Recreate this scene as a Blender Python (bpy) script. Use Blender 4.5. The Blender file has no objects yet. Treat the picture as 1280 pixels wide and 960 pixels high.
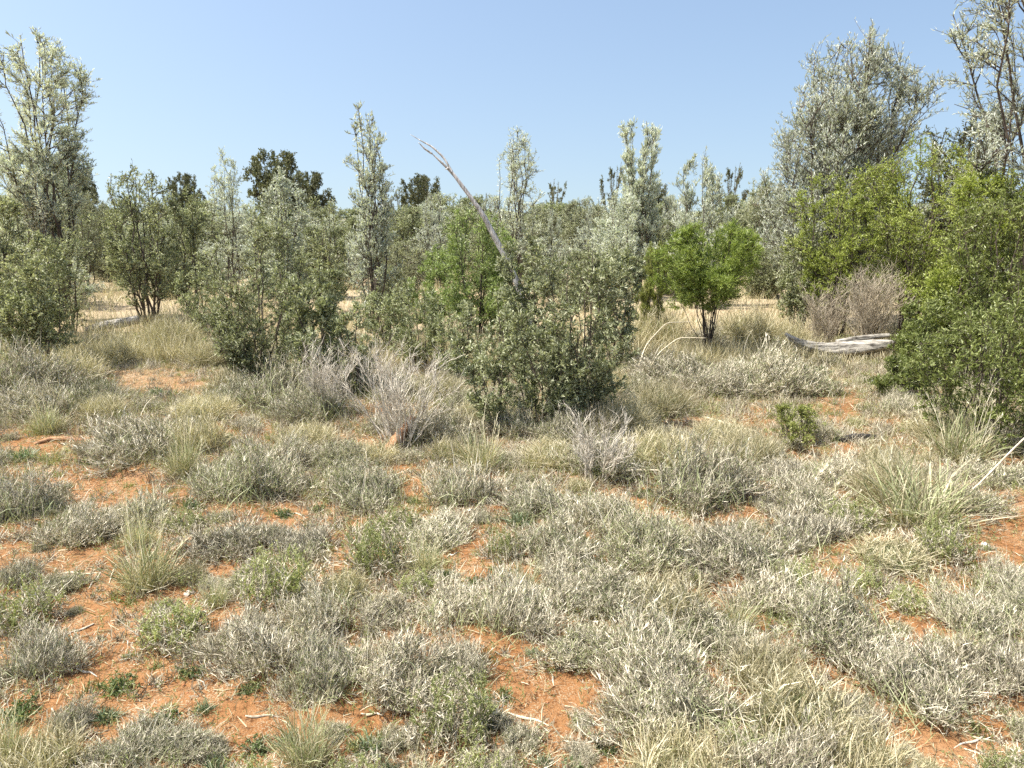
import bpy, math, random
import numpy as np

C = bpy.context.scene
COL = C.collection
PI = math.pi
W0, H0, FPX = 1280.0, 960.0, 967.0
CAM_H = 1.6
PITCH = math.radians(12.1)          # the camera looks this far below the horizon

# ------------------------------------------------------------------ helpers
def norm(v):
    return v / np.maximum(np.linalg.norm(v, axis=-1, keepdims=True), 1e-9)

def gz(x, y):
    """height of the red ground"""
    x = np.asarray(x, float); y = np.asarray(y, float)
    d = np.clip(y / 12.0, 0, 1)
    z = 0.018*np.sin(1.7*x+0.6)*np.cos(1.3*y+0.4) + 0.010*np.sin(4.1*x+2.0*y) + 0.006*np.sin(7.3*y-3.9*x+1.0)
    z = z + d*0.06*np.sin(0.31*x+1.2)*np.cos(0.23*y)
    return z

def ray(px, py):
    u = (px - W0/2)/FPX; v = -(py - H0/2)/FPX
    cp, sp = math.cos(PITCH), math.sin(PITCH)
    # camera basis: right = x, forward = (0,cp,-sp), up = (0,sp,cp)
    return np.array([u, cp + v*sp, -sp + v*cp])

def ground(px, py):
    d = ray(px, py)
    t = CAM_H / -d[2]
    for _ in range(4):
        z = float(gz(d[0]*t, d[1]*t)); t = (CAM_H - z) / -d[2]
    return d[0]*t, d[1]*t

def at(px, py, Y):
    """the point seen at this pixel when it stands Y metres out"""
    d = ray(px, py); t = Y/d[1]
    return np.array([d[0]*t, Y, CAM_H + d[2]*t])

def mpp(Y, z=0.0):
    """metres per pixel of something standing at Y"""
    return (Y*math.cos(PITCH) + (CAM_H - z)*math.sin(PITCH))/FPX

def project(x, y, z):
    cp, sp = math.cos(PITCH), math.sin(PITCH)
    dz = z - CAM_H
    f = y*cp - dz*sp; u = y*sp + dz*cp
    f = np.maximum(f, 1e-3)
    return W0/2 + FPX*x/f, H0/2 - FPX*u/f

class MB:
    """collects quads and triangles with a per-vertex tint"""
    def __init__(s): s.v = []; s.t = []; s.f = []; s.n = 0
    def add(s, verts, faces, tint):
        verts = np.asarray(verts, np.float32).reshape(-1, 3)
        faces = np.asarray(faces, np.int32)
        s.v.append(verts); s.t.append(np.broadcast_to(np.asarray(tint, np.float32), (len(verts),)))
        s.f.append(faces + s.n); s.n += len(verts)
    def leaves(s, p, d, L, Wd, rng, tint, fold=0.25, mid=0.45):
        n = len(p)
        r = norm(rng.normal(size=(n, 3)))
        side = norm(np.cross(d, r)); nor = np.cross(side, d)
        L = np.broadcast_to(L, (n,))[:, None]; Wd = np.broadcast_to(Wd, (n,))[:, None]
        a = p; c = p + d*L - nor*L*0.10
        m = p + d*L*mid
        b = m + side*Wd*.5 + nor*Wd*fold; e = m - side*Wd*.5 + nor*Wd*fold
        V = np.stack([a, b, c, e], 1).reshape(-1, 3)
        F = np.arange(n*4).reshape(n, 4)
        s.add(V, F, np.repeat(np.broadcast_to(tint, (n,)), 4))
    def ribbons(s, pts, wid, rng, tint):
        n, k, _ = pts.shape
        d = norm(pts[:, -1] - pts[:, 0])
        side = norm(np.cross(d, norm(rng.normal(size=(n, 3)))))[:, None, :]
        wid = np.broadcast_to(wid, (n,))[:, None, None]
        tp = np.array([1.0]*(k-1) + [0.25])[None, :, None]
        A = pts + side*wid*tp*.5; B = pts - side*wid*tp*.5
        V = np.stack([A, B], 2).reshape(n, k*2, 3)
        base = (np.arange(n)*k*2)[:, None]
        F = np.concatenate([np.stack([base[:, 0]+2*i, base[:, 0]+2*i+1, base[:, 0]+2*i+3, base[:, 0]+2*i+2], 1) for i in range(k-1)], 0)
        s.add(V.reshape(-1, 3), F, np.repeat(np.broadcast_to(tint, (n,)), k*2))
    def tubes(s, pts, rad, sides=4, tint=0.5, cap=True):
        pts = np.asarray(pts, float); n, k, _ = pts.shape
        rad = np.broadcast_to(rad, (n, k))
        d = np.gradient(pts, axis=1); d = norm(d)
        ref = np.where(np.abs(d[:, :1, 2:3]) > .9, np.array([[[1., 0, 0]]]), np.array([[[0, 0, 1.]]]))
        ref = np.broadcast_to(ref, d.shape)
        a = norm(np.cross(d, ref)); b = np.cross(d, a)
        th = np.arange(sides)*2*PI/sides
        ring = a[:, :, None, :]*np.cos(th)[None, None, :, None] + b[:, :, None, :]*np.sin(th)[None, None, :, None]
        V = pts[:, :, None, :] + ring*rad[:, :, None, None]
        base = np.arange(n)[:, None, None]*k*sides
        i = np.arange(k-1)[None, :, None]; j = np.arange(sides)[None, None, :]; jn = (j+1) % sides
        F = np.stack([base+i*sides+j, base+i*sides+jn, base+(i+1)*sides+jn, base+(i+1)*sides+j], -1).reshape(-1, 4)
        s.add(V.reshape(-1, 3), F, np.repeat(np.broadcast_to(tint, (n,)), k*sides))
    def mesh(s, name, mats, smooth=False):
        me = bpy.data.meshes.new(name)
        V = np.concatenate(s.v) if s.v else np.zeros((0, 3), np.float32)
        T = np.concatenate(s.t) if s.t else np.zeros(0, np.float32)
        nf = [np.full(len(f), f.shape[1]) for f in s.f]
        tot = np.concatenate(nf).astype(np.int32)
        idx = np.concatenate([f.ravel() for f in s.f]).astype(np.int32)
        me.vertices.add(len(V)); me.vertices.foreach_set('co', V.ravel())
        me.loops.add(len(idx)); me.loops.foreach_set('vertex_index', idx)
        me.polygons.add(len(tot))
        st = np.concatenate([[0], np.cumsum(tot)[:-1]]).astype(np.int32)
        me.polygons.foreach_set('loop_start', st)
        me.polygons.foreach_set('use_smooth', np.full(len(tot), smooth))
        me.update(calc_edges=True)
        at_ = me.attributes.new('tint', 'FLOAT', 'POINT'); at_.data.foreach_set('value', T)
        for m in (mats if isinstance(mats, (list, tuple)) else [mats]): me.materials.append(m)
        return me

def link(name, me, parent=None):
    o = bpy.data.objects.new(name, me); COL.objects.link(o)
    if parent is not None: o.parent = parent
    return o

def tag(o, label=None, cat=None, group=None, kind=None):
    if label: o['label'] = label
    if cat: o['category'] = cat
    if group: o['group'] = group
    if kind: o['kind'] = kind
    return o

# ------------------------------------------------------------------ materials
def nmat(name):
    m = bpy.data.materials.new(name); m.use_nodes = True
    nt = m.node_tree; nt.nodes.clear()
    out = nt.nodes.new('ShaderNodeOutputMaterial')
    return m, nt, out

def ramp(nt, stops, src=None):
    r = nt.nodes.new('ShaderNodeValToRGB')
    e = r.color_ramp.elements
    while len(e) < len(stops): e.new(0.5)
    for i, (p, c) in enumerate(stops):
        e[i].position = p; e[i].color = (*c, 1)
    if src is not None: nt.links.new(src, r.inputs[0])
    return r

def leaf_mat(name, stops, rough=0.5, spec=0.4, trans=0.3, var=0.18, tcol=(1.0, 1.05, 0.6)):
    m, nt, out = nmat(name)
    a = nt.nodes.new('ShaderNodeAttribute'); a.attribute_name = 'tint'
    r = ramp(nt, stops, a.outputs['Fac'])
    oi = nt.nodes.new('ShaderNodeObjectInfo')
    mr = nt.nodes.new('ShaderNodeMapRange'); mr.inputs[3].default_value = 1-var; mr.inputs[4].default_value = 1+var
    nt.links.new(oi.outputs['Random'], mr.inputs[0])
    hs = nt.nodes.new('ShaderNodeHueSaturation')
    nt.links.new(r.outputs[0], hs.inputs['Color']); nt.links.new(mr.outputs[0], hs.inputs['Value'])
    p = nt.nodes.new('ShaderNodeBsdfPrincipled')
    p.inputs['Roughness'].default_value = rough
    p.inputs['Specular IOR Level'].default_value = spec
    nt.links.new(hs.outputs[0], p.inputs['Base Color'])
    if trans > 0:
        t = nt.nodes.new('ShaderNodeBsdfTranslucent')
        mx = nt.nodes.new('ShaderNodeMix'); mx.data_type = 'RGBA'; mx.blend_type = 'MULTIPLY'; mx.inputs[0].default_value = 1
        nt.links.new(hs.outputs[0], mx.inputs[6]); mx.inputs[7].default_value = (*tcol, 1)
        nt.links.new(mx.outputs[2], t.inputs['Color'])
        ms = nt.nodes.new('ShaderNodeMixShader'); ms.inputs[0].default_value = trans
        nt.links.new(p.outputs[0], ms.inputs[1]); nt.links.new(t.outputs[0], ms.inputs[2])
        nt.links.new(ms.outputs[0], out.inputs['Surface'])
    else:
        nt.links.new(p.outputs[0], out.inputs['Surface'])
    return m

def wood_mat(name, c1, c2, scale=(30, 30, 6), bump=0.5, rough=0.85):
    m, nt, out = nmat(name)
    tc = nt.nodes.new('ShaderNodeTexCoord'); mp = nt.nodes.new('ShaderNodeMapping'); mp.inputs['Scale'].default_value = scale
    nt.links.new(tc.outputs['Object'], mp.inputs[0])
    n = nt.nodes.new('ShaderNodeTexNoise'); n.inputs['Scale'].default_value = 1.0; n.inputs['Detail'].default_value = 6; n.inputs['Roughness'].default_value = .65
    nt.links.new(mp.outputs[0], n.inputs['Vector'])
    r = ramp(nt, [(0.36, c1), (0.58, c2)], n.outputs['Fac'])
    p = nt.nodes.new('ShaderNodeBsdfPrincipled'); p.inputs['Roughness'].default_value = rough; p.inputs['Specular IOR Level'].default_value = .2
    nt.links.new(r.outputs[0], p.inputs['Base Color'])
    b = nt.nodes.new('ShaderNodeBump'); b.inputs['Strength'].default_value = bump; b.inputs['Distance'].default_value = .01
    nt.links.new(n.outputs['Fac'], b.inputs['Height']); nt.links.new(b.outputs[0], p.inputs['Normal'])
    nt.links.new(p.outputs[0], out.inputs['Surface'])
    return m

M = {}
M['twig']   = leaf_mat('dry_twigs', [(0, (.07, .055, .036)), (.3, (.25, .22, .155)), (.65, (.52, .47, .35)), (1, (.88, .815, .645))], rough=.7, spec=.25, trans=.04)
M['straw']  = leaf_mat('straw_blades', [(0, (.13, .105, .05)), (.4, (.41, .36, .215)), (.8, (.62, .565, .39)), (1, (.84, .785, .61))], rough=.6, spec=.3, trans=.22)
M['sage']   = leaf_mat('sage_leaflets', [(0, (.10, .12, .05)), (.5, (.28, .31, .145)), (1, (.52, .54, .32))], rough=.6, spec=.3, trans=.2)
M['lime']   = leaf_mat('lime_shoots', [(0, (.17, .20, .06)), (.5, (.33, .36, .14)), (1, (.54, .54, .30))], rough=.55, trans=.35)
M['tuft']   = leaf_mat('bluegreen_blades', [(0, (.07, .11, .05)), (.6, (.16, .22, .11)), (1, (.36, .40, .25))], rough=.5, trans=.2)
M['forb']   = leaf_mat('forb_leaves', [(0, (.06, .09, .03)), (.6, (.14, .19, .07)), (1, (.28, .32, .16))], rough=.5, trans=.25)
M['greyleaf']  = leaf_mat('greygreen_leaves', [(0, (.07, .085, .034)), (.5, (.27, .295, .155)), (1, (.70, .715, .50))], rough=.5, spec=.35, trans=.32, var=.12)
M['silver']    = leaf_mat('silver_leaves', [(0, (.20, .22, .175)), (.5, (.54, .57, .49)), (1, (.88, .90, .82))], rough=.5, spec=.35, trans=.35, var=.12)
M['darkleaf']  = leaf_mat('dark_leaves', [(0, (.065, .075, .034)), (.6, (.15, .16, .075)), (1, (.26, .27, .15))], rough=.5, trans=.2, var=.15)
M['olive']     = leaf_mat('olive_leaves', [(0, (.17, .185, .10)), (.5, (.36, .375, .235)), (1, (.58, .59, .42))], rough=.5, trans=.25, var=.2)
M['bright']    = leaf_mat('bright_green_leaves', [(0, (.15, .19, .03)), (.5, (.34, .40, .085)), (1, (.56, .60, .22))], rough=.42, spec=.5, trans=.38, var=.05)
M['roundgreen'] = leaf_mat('round_bush_leaves', [(0, (.09, .13, .02)), (.5, (.235, .305, .065)), (1, (.43, .49, .15))], rough=.45, spec=.45, trans=.36, var=.05)
M['midgreen']  = leaf_mat('mid_green_leaves', [(0, (.05, .065, .015)), (.5, (.165, .20, .052)), (1, (.43, .48, .20))], rough=.42, spec=.45, trans=.36, var=.08)
M['fresh']     = leaf_mat('fresh_green_leaves', [(0, (.15, .21, .055)), (.5, (.29, .37, .115)), (1, (.48, .54, .25))], rough=.45, spec=.5, trans=.3, var=.1)
M['yellowleaf']= leaf_mat('yellow_green_leaves', [(0, (.13, .15, .04)), (.6, (.28, .305, .09)), (1, (.44, .45, .19))], rough=.5, trans=.4, var=.05)
M['bark']   = wood_mat('dark_bark', (.045, .036, .028), (.13, .105, .08))
M['palebark'] = wood_mat('pale_dead_twigs', (.28, .245, .19), (.70, .645, .53))
M['brownbark'] = wood_mat('brown_dead_twigs', (.22, .18, .13), (.56, .49, .37))
M['deadwood'] = wood_mat('weathered_grey_wood', (.07, .062, .052), (.50, .465, .40), scale=(5, 70, 50), bump=1.0)
M['deadtrunk'] = wood_mat('bleached_dead_trunk', (.20, .185, .165), (.66, .63, .58), scale=(60, 60, 6), bump=.9)
M['stickwood'] = wood_mat('bleached_stick', (.46, .38, .25), (.78, .70, .52), scale=(8, 60, 60))
M['brownwood'] = wood_mat('reddish_dead_wood', (.17, .09, .045), (.42, .24, .13), scale=(8, 60, 60))
M['char']   = wood_mat('charred_wood', (.008, .008, .008), (.05, .045, .042), scale=(20, 20, 20))
M['dullstone'] = wood_mat('dull_stone', (.30, .25, .20), (.50, .44, .37), scale=(30, 30, 30))
M['stone']  = wood_mat('white_quartz', (.55, .52, .48), (.85, .83, .80), scale=(20, 20, 20), rough=.6)

def ground_mat():
    m, nt, out = nmat('red_soil'); L = nt.links.new
    tc = nt.nodes.new('ShaderNodeTexCoord')
    def noise(sc, det=4, ro=.55, vec=None):
        n = nt.nodes.new('ShaderNodeTexNoise'); n.inputs['Scale'].default_value = sc; n.inputs['Detail'].default_value = det; n.inputs['Roughness'].default_value = ro
        L(vec or tc.outputs['Object'], n.inputs['Vector']); return n
    def mix(f, a, b, bt='MIX'):
        x = nt.nodes.new('ShaderNodeMix'); x.data_type = 'RGBA'; x.blend_type = bt
        if hasattr(f, 'links'): L(f, x.inputs[0])
        else: x.inputs[0].default_value = f
        for s, i in ((a, 6), (b, 7)):
            if hasattr(s, 'links'): L(s, x.inputs[i])
            else: x.inputs[i].default_value = (*s, 1)
        return x.outputs[2]
    n1 = noise(2.2, 5); n2 = noise(38, 6, .7); n3 = noise(150, 3, .6); n4 = noise(.35, 3)
    soil = ramp(nt, [(.30, (.255, .122, .050)), (.55, (.315, .162, .070)), (.75, (.38, .222, .120))], n1.outputs['Fac']).outputs[0]
    fine = ramp(nt, [(.36, (.42, .37, .34)), (.48, (.95, .93, .9)), (.60, (1.0, 1.0, 1.0)), (.70, (1.15, 1.14, 1.12))], n2.outputs['Fac']).outputs[0]
    c = mix(1.0, soil, fine, 'MULTIPLY')
    # fine litter, dry and pale, mixed into the soil
    lit = ramp(nt, [(.52, (0, 0, 0)), (.60, (1, 1, 1))], n3.outputs['Fac']).outputs[0]
    lit2 = ramp(nt, [(.42, (0, 0, 0)), (.62, (1, 1, 1))], noise(5.5, 4).outputs['Fac']).outputs[0]
    lm = mix(1.0, lit, lit2, 'MULTIPLY')
    c = mix(lm, c, (.42, .34, .22))
    # beyond some ten metres the ground carries a thin cover of dry straw
    sp = nt.nodes.new('ShaderNodeSeparateXYZ'); L(tc.outputs['Object'], sp.inputs[0])
    mr = nt.nodes.new('ShaderNodeMapRange'); mr.inputs[1].default_value = 6.5; mr.inputs[2].default_value = 12; L(sp.outputs[1], mr.inputs[0])
    patch = ramp(nt, [(.30, (.6, .6, .6)), (.6, (1, 1, 1))], n4.outputs['Fac']).outputs[0]
    f = mix(1.0, mr.outputs[0], patch, 'MULTIPLY')
    c = mix(f, c, (.39, .325, .215))
    p = nt.nodes.new('ShaderNodeBsdfPrincipled'); p.inputs['Roughness'].default_value = .95; p.inputs['Specular IOR Level'].default_value = .1
    L(c, p.inputs['Base Color'])
    b1 = nt.nodes.new('ShaderNodeBump'); b1.inputs['Strength'].default_value = .8; b1.inputs['Distance'].default_value = .02; L(n2.outputs['Fac'], b1.inputs['Height'])
    b2 = nt.nodes.new('ShaderNodeBump'); b2.inputs['Strength'].default_value = .7; b2.inputs['Distance'].default_value = .006; L(n3.outputs['Fac'], b2.inputs['Height']); L(b1.outputs[0], b2.inputs['Normal'])
    L(b2.outputs[0], p.inputs['Normal']); L(p.outputs[0], out.inputs['Surface'])
    return m

# ------------------------------------------------------------------ ground
def build_ground():
    def axis(lo, hi, n, k):
        t = np.linspace(-1, 1, n) if lo < 0 else np.linspace(0, 1, n)
        s = np.sinh(k*t)/math.sinh(k)
        return s*hi if lo < 0 else lo + s*(hi-lo)
    xs = axis(-1500, 1500, 321, 7.5)
    ys = np.concatenate([-np.geomspace(1500, 2, 30), np.linspace(-1.5, 12, 260), 12+np.geomspace(.1, 2500, 90)])
    X, Y = np.meshgrid(xs, ys)
    rng = np.random.default_rng(3)
    near = np.exp(-(np.abs(Y-4)/7)**2)*np.exp(-(X/8)**2)
    Z = gz(X, Y)*np.exp(-((np.hypot(X, Y))/400)**2) + rng.normal(size=X.shape)*.0022*near
    V = np.stack([X, Y, Z], -1).reshape(-1, 3)
    ny, nx = X.shape
    i = np.arange(ny-1)[:, None]*nx; j = np.arange(nx-1)[None, :]
    a = (i+j).ravel()
    mb = MB(); mb.add(V, np.stack([a, a+1, a+nx+1, a+nx], 1), .5)
    o = link('ground', mb.mesh('ground', ground_mat(), smooth=True)); tag(o, kind='structure')
    return o
build_ground()

# ------------------------------------------------------------------ plants
def lump(p, seed, f):
    s = seed*1.7
    return (np.sin(p[..., 0]*f+s)*np.sin(p[..., 1]*f*1.13+s*2.1)*np.sin(p[..., 2]*f*.93+s*.7)
            + .6*np.sin(p[..., 0]*f*2.1-s)*np.sin(p[..., 2]*f*2.3+s*1.3) + .4*np.sin(p[..., 1]*f*2.9+s*3)*np.sin(p[..., 0]*f*1.7+p[..., 2]*f*2.0))

PROF = {
 'vase':   [(0, .12), (.15, .35), (.35, .75), (.6, 1), (.8, .85), (.92, .55), (1, .25)],
 'dome':   [(0, .55), (.15, .85), (.4, 1), (.7, .9), (.88, .6), (1, .25)],
 'umbrella': [(0, .05), (.30, .12), (.42, .8), (.56, 1), (.76, .92), (.92, .6), (1, .25)],
 'spire':  [(0, .2), (.2, .6), (.4, .9), (.6, .8), (.8, .5), (.93, .25), (1, .08)],
 'tall':   [(0, .1), (.2, .45), (.4, .85), (.6, 1), (.78, .85), (.9, .5), (1, .15)],
 'top':    [(0, .06), (.3, .15), (.45, .75), (.65, 1), (.85, .8), (1, .35)],
 'bigtree': [(0,.2),(.29,.6),(.4,.85),(.56,1),(.75,.75),(.945,.38),(1,.18)],
 'lollipop': [(0,.08),(.3,.2),(.48,.6),(.6,.95),(.75,1),(.85,.9),(.945,.6),(1,.3)],
 'slim': [(0,.15),(.25,.8),(.5,.95),(.65,1),(.8,.75),(.92,.4),(1,.15)],
 'brush': [(0,.3),(.2,.9),(.39,1),(.57,.75),(.75,.5),(.91,.64),(1,.5)],
 'ball': [(0,.15),(.2,.35),(.35,.85),(.55,1),(.75,.97),(.9,.75),(1,.45)],
 'narrowtop': [(0, .2), (.2, .8), (.42, 1), (.55, .55), (.75, .5), (.92, .45), (1, .25)],
}

def plant(seed, H, R, prof='vase', nst=9, n2=10, n3=7, nl=9, leaf=(.03, .012), hmin=.38, t0=.2, up=.28,
          l2=.52, l3=.5, base=.06, rad=.012, gap=-.8, gapf=9.0, leafup=.3, bend=.45, open_=.62, tipl=1.0, rough=.28, lum=1.0, lat=1.0, mats=('greyleaf', 'bark'), lean=(0, 0)):
    """one plant: curved stems, branches and twigs, and the leaves along the twigs -> (wood mesh, leaf mesh)"""
    rng = np.random.default_rng(seed)
    pr = np.array(PROF[prof])
    ph = rng.uniform(0, 6.28, 4)
    def rmax(p):
        h = np.clip(p[..., 2]/H, 0, 1)
        a = np.arctan2(p[..., 1], p[..., 0])
        k = 1 + lum*(.16*np.sin(2*a+ph[0]+3*h) + .12*np.sin(3*a+ph[1]-5*h) + .10*np.sin(5*a+ph[2]+9*h))
        return R*np.interp(h, pr[:, 0], pr[:, 1])*k
    def clip(p):
        r = np.hypot(p[..., 0], p[..., 1]); m = rmax(p)*rng.uniform(1-rough*1.15, 1+rough*.9, r.shape)
        s = np.where(r > m, m/np.maximum(r, 1e-6), 1)
        q = p.copy(); q[..., 0] *= s; q[..., 1] *= s
        q[..., 2] = np.clip(q[..., 2], .02, H*rng.uniform(1-rough*.5, 1+rough*.2, r.shape)); return q
    # stems
    a0 = np.arange(nst)*2*PI/nst + rng.uniform(-.5, .5, nst)
    hh = H*(hmin + (1-hmin)*rng.uniform(0, 1, nst)**.8); hh[0] = H*.94
    if nst > 3: hh[1] = H*.88
    uu = np.sqrt(.05+.95*(rng.permutation(nst)+rng.uniform(.2, .8, nst))/nst); uu[0] *= .5
    rr = R*np.interp(hh/H, pr[:, 0], pr[:, 1])*uu*open_*1.5
    E = np.stack([np.cos(a0), np.sin(a0), np.zeros(nst)], 1)*rr[:, None]; E[:, 2] = hh
    B = np.stack([np.cos(a0)*base, np.sin(a0)*base, np.full(nst, -.03)], 1)*1.0
    Cc = B + (E-B)*np.array([bend, bend, .5]) + rng.normal(size=(nst, 3))*H*.035
    K = 9; t = np.linspace(0, 1, K)[None, :, None]
    S = (1-t)**2*B[:, None]+2*t*(1-t)*Cc[:, None]+t**2*E[:, None]
    S[:, 1:] += rng.normal(size=(nst, K-1, 3))*H*.010
    wood = MB(); rs = rad*(hh/H)[:, None]*np.linspace(1, .22, K)[None]
    wood.tubes(S, rs, 5, .5)
    def sample(P, idx, tt):
        k = P.shape[1]-1; x = np.clip(tt*k, 0, k-1e-4); i = x.astype(int); f = (x-i)[:, None]
        a = P[idx, i]; b = P[idx, i+1]
        return a*(1-f)+b*f, norm(b-a)
    def children(P, n, tlo, Lmul, k, upw, spread):
        N = len(P); idx = np.repeat(np.arange(N), n)
        tt = tlo + (1-tlo)*rng.uniform(0, 1, N*n)
        p, d = sample(P, idx, tt)
        ln = Lmul*rng.uniform(.45, 1.1, N*n)*(1.15-.5*tt)
        rad_ = np.stack([p[:, 0], p[:, 1], np.zeros(len(p))], 1); rad_ = norm(rad_+1e-6)
        q = norm(d*.55 + norm(rng.normal(size=(N*n, 3)))*spread + rad_*.35*lat + np.array([0, 0, upw]))
        e = clip(p + q*ln[:, None])
        tk = np.linspace(0, 1, k)[None, :, None]
        mid = (p+e)/2 + rng.normal(size=p.shape)*ln[:, None]*.08 - np.array([0, 0, 1])*ln[:, None]*.05
        Q = (1-tk)**2*p[:, None]+2*tk*(1-tk)*mid[:, None]+tk**2*e[:, None]
        return Q, tt, ln
    Q2, t2, L2 = children(S, n2, t0, l2*max(R, H*.28), 5, up, .75)
    keep = lump(Q2[:, -1]/max(R, H*.4), seed, gapf) > gap
    Q2 = Q2[keep]; L2 = L2[keep]
    wood.tubes(Q2, rad*.34*np.linspace(1, .35, 5)[None]*np.ones((len(Q2), 1)), 3, .5)
    Q3, t3, L3 = children(Q2, n3, .12, l3*l2*max(R, H*.28), 3, up*.8, .8)
    keep = lump(Q3[:, -1]/max(R, H*.4), seed+5, gapf*1.7) > gap-.05
    Q3 = Q3[keep]
    wood.tubes(Q3, rad*.14*np.linspace(1, .5, 3)[None]*np.ones((len(Q3), 1)), 3, .5)
    # leader tips carry leaves too
    lv = MB()
    ct = rng.uniform(0, 1, len(Q3))                      # each twig has its own tone
    idx = np.repeat(np.arange(len(Q3)), nl)
    tt = rng.uniform(.08, 1.0, len(idx))
    p, d = sample(Q3, idx, tt)
    p = p + rng.normal(size=p.shape)*leaf[0]*.12
    q = norm(d*.55 + norm(rng.normal(size=p.shape))*.75 + np.array([0, 0, leafup]))
    tint = np.clip(.4*ct[idx] + .6*rng.beta(1, 1, len(idx)) + .12*(tt-.5), 0, 1)
    lv.leaves(p, q, leaf[0]*rng.uniform(.6, 1.25, len(p)), leaf[1]*rng.uniform(.7, 1.25, len(p)), rng, tint)
    idx = np.repeat(np.arange(nst), int(30*tipl*max(1, H)*(.04/leaf[0])))
    tt = rng.uniform(.72, 1.0, len(idx)); p, d = sample(S, idx, tt)
    q = norm(d*.6+norm(rng.normal(size=p.shape))*.8)
    lv.leaves(p+q*leaf[0]*.3, q, leaf[0]*rng.uniform(.7, 1.2, len(p)), leaf[1], rng, rng.uniform(.4, 1, len(p)))
    if lean[0] or lean[1]:
        for b in (wood, lv):
            for v in b.v:
                v[:, 0] += lean[0]*v[:, 2]; v[:, 1] += lean[1]*v[:, 2]
    return wood.mesh('stems', M[mats[1]]), lv.mesh('leaves', M[mats[0]])

def place_plant(meshes, px, Y, name, label, cat, group=None, part=('stems', 'foliage'), scale=1.0, rz=0.0, py=None, zc=0.0):
    """stands a plant on the ground; px is the pixel column its foot is seen in"""
    if py is not None: x, Y = ground(px, py)
    else:
        g = at(px, 300, Y); 
        # the column of the foot
        f = Y*math.cos(PITCH)+(CAM_H-zc)*math.sin(PITCH); x = (px-W0/2)/FPX*f
    r = bpy.data.objects.new(name, None); COL.objects.link(r)
    r.empty_display_size = .1
    r.location = (x, Y, float(gz(x, Y))); r.rotation_euler = (0, 0, rz)
    r.scale = (scale,)*3 if not hasattr(scale, '__len__') else scale
    tag(r, label, cat, group)
    for nm, me in zip(part, meshes):
        if me is not None: link(nm, me, r)
    return r

def top_h(Y, py):
    return float(at(640, py, Y)[2])

# ---- the shrubs and trees one can tell apart, nearest first -------------
# (name, label, category, foot column, distance, top row, half width in pixels, options)
SHRUBS = []
def S(name, label, cat, px, Y, ytop, hw, **k): SHRUBS.append((name, label, cat, px, Y, ytop, hw, k))

GRY = dict(leaf=(.034, .0125), mats=('greyleaf', 'bark'), gap=-.42, hmin=.28, t0=.07, rough=.38)
SIL = dict(leaf=(.060, .013), mats=('silver', 'bark'), leafup=.5, up=.25)

S('leafy_shrub', 'dense dark-leaved grey-green shrub at the centre, right half of the pair', 'shrub', 722, 5.7, 298, 92, prof='vase', nst=15, n2=15, n3=9, nl=12, **GRY)
S('leafy_shrub', 'low dense grey-green shrub at the centre, left half of the pair', 'shrub', 618, 5.7, 352, 52, prof='vase', nst=9, n2=11, n3=7, nl=9, **GRY)
S('leafy_shrub', 'small grey-green shrub filling the foot of the dense central pair', 'shrub', 675, 5.9, 400, 62, prof='dome', nst=10, n2=10, n3=6, nl=8, **GRY)
S('leafy_shrub', 'grey-green shrub with slanting bare lower stems, red patch left of its foot', 'shrub', 318, 7.4, 262, 82, prof='vase', nst=15, n2=15, n3=9, nl=12, base=.10, open_=.62, **GRY)
S('leafy_shrub', 'bushy green-tipped shrub right of the slanting-stemmed shrub', 'shrub', 398, 7.0, 326, 52, prof='dome', nst=11, n2=12, n3=8, nl=10, leaf=(.036, .015), mats=('greyleaf', 'bark'))
S('leafy_shrub', 'loose leafy shrub at the foot of the slim upright silver tree', 'shrub', 487, 9.3, 350, 46, prof='dome', nst=10, n2=12, n3=8, nl=9, **GRY)
S('leafy_shrub', 'low leafy shrub behind the left half of the dense central pair', 'shrub', 572, 7.7, 376, 40, prof='dome', nst=9, n2=11, n3=7, nl=9, **GRY)
S('leafy_shrub', 'pale leafy shrub showing behind the right side of the slanting-stemmed shrub', 'shrub', 366, 9.8, 296, 46, prof='dome', nst=10, n2=12, n3=8, nl=9, **GRY)
S('leafy_shrub', 'small leafy shrub behind the left side of the slanting-stemmed shrub', 'shrub', 250, 10.4, 322, 34, prof='dome', nst=9, n2=11, n3=7, nl=9, **GRY)
S('leafy_shrub', 'leafy shrub at the foot of the tall left tree, behind the dark one', 'shrub', 84, 10.6, 292, 44, prof='dome', nst=10, n2=12, n3=8, nl=9, **GRY)
S('leafy_shrub', 'low leafy shrub just left of the bare twiggy bush', 'shrub', 440, 6.9, 372, 44, prof='dome', nst=8, n2=10, n3=7, nl=9, **GRY)
S('leafy_shrub', 'vase-shaped grey shrub on forked dark stems above the small pale log', 'shrub', 177, 11.4, 212, 66, prof='vase', nst=13, n2=14, n3=8, nl=10, base=.07, rad=.02, open_=.6, leaf=(.042, .016), mats=('greyleaf', 'bark'))
S('leafy_shrub', 'dense dark green shrub reaching the ground at the left edge', 'shrub', 48, 8.2, 292, 64, prof='dome', nst=13, n2=14, n3=9, nl=10, leaf=(.036, .015), mats=('greyleaf', 'bark'))
S('leafy_shrub', 'grey-green shrub cut by the left edge behind the dense dark one', 'shrub', 2, 9.6, 238, 62, prof='tall', nst=11, n2=12, n3=8, nl=10, leaf=(.042, .017), mats=('greyleaf', 'bark'))
S('silver_tree', 'tall slim silver-leaved tree at the left edge with a round open crown', 'tree', 52, 12.0, 40, 62, prof='lollipop', open_=.68, lat=2.0, nst=20, n2=20, rough=.3, n3=10, nl=11, rad=.026, hmin=.5, bend=.35, gap=-.55, l2=.42, t0=.35, **SIL)
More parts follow.
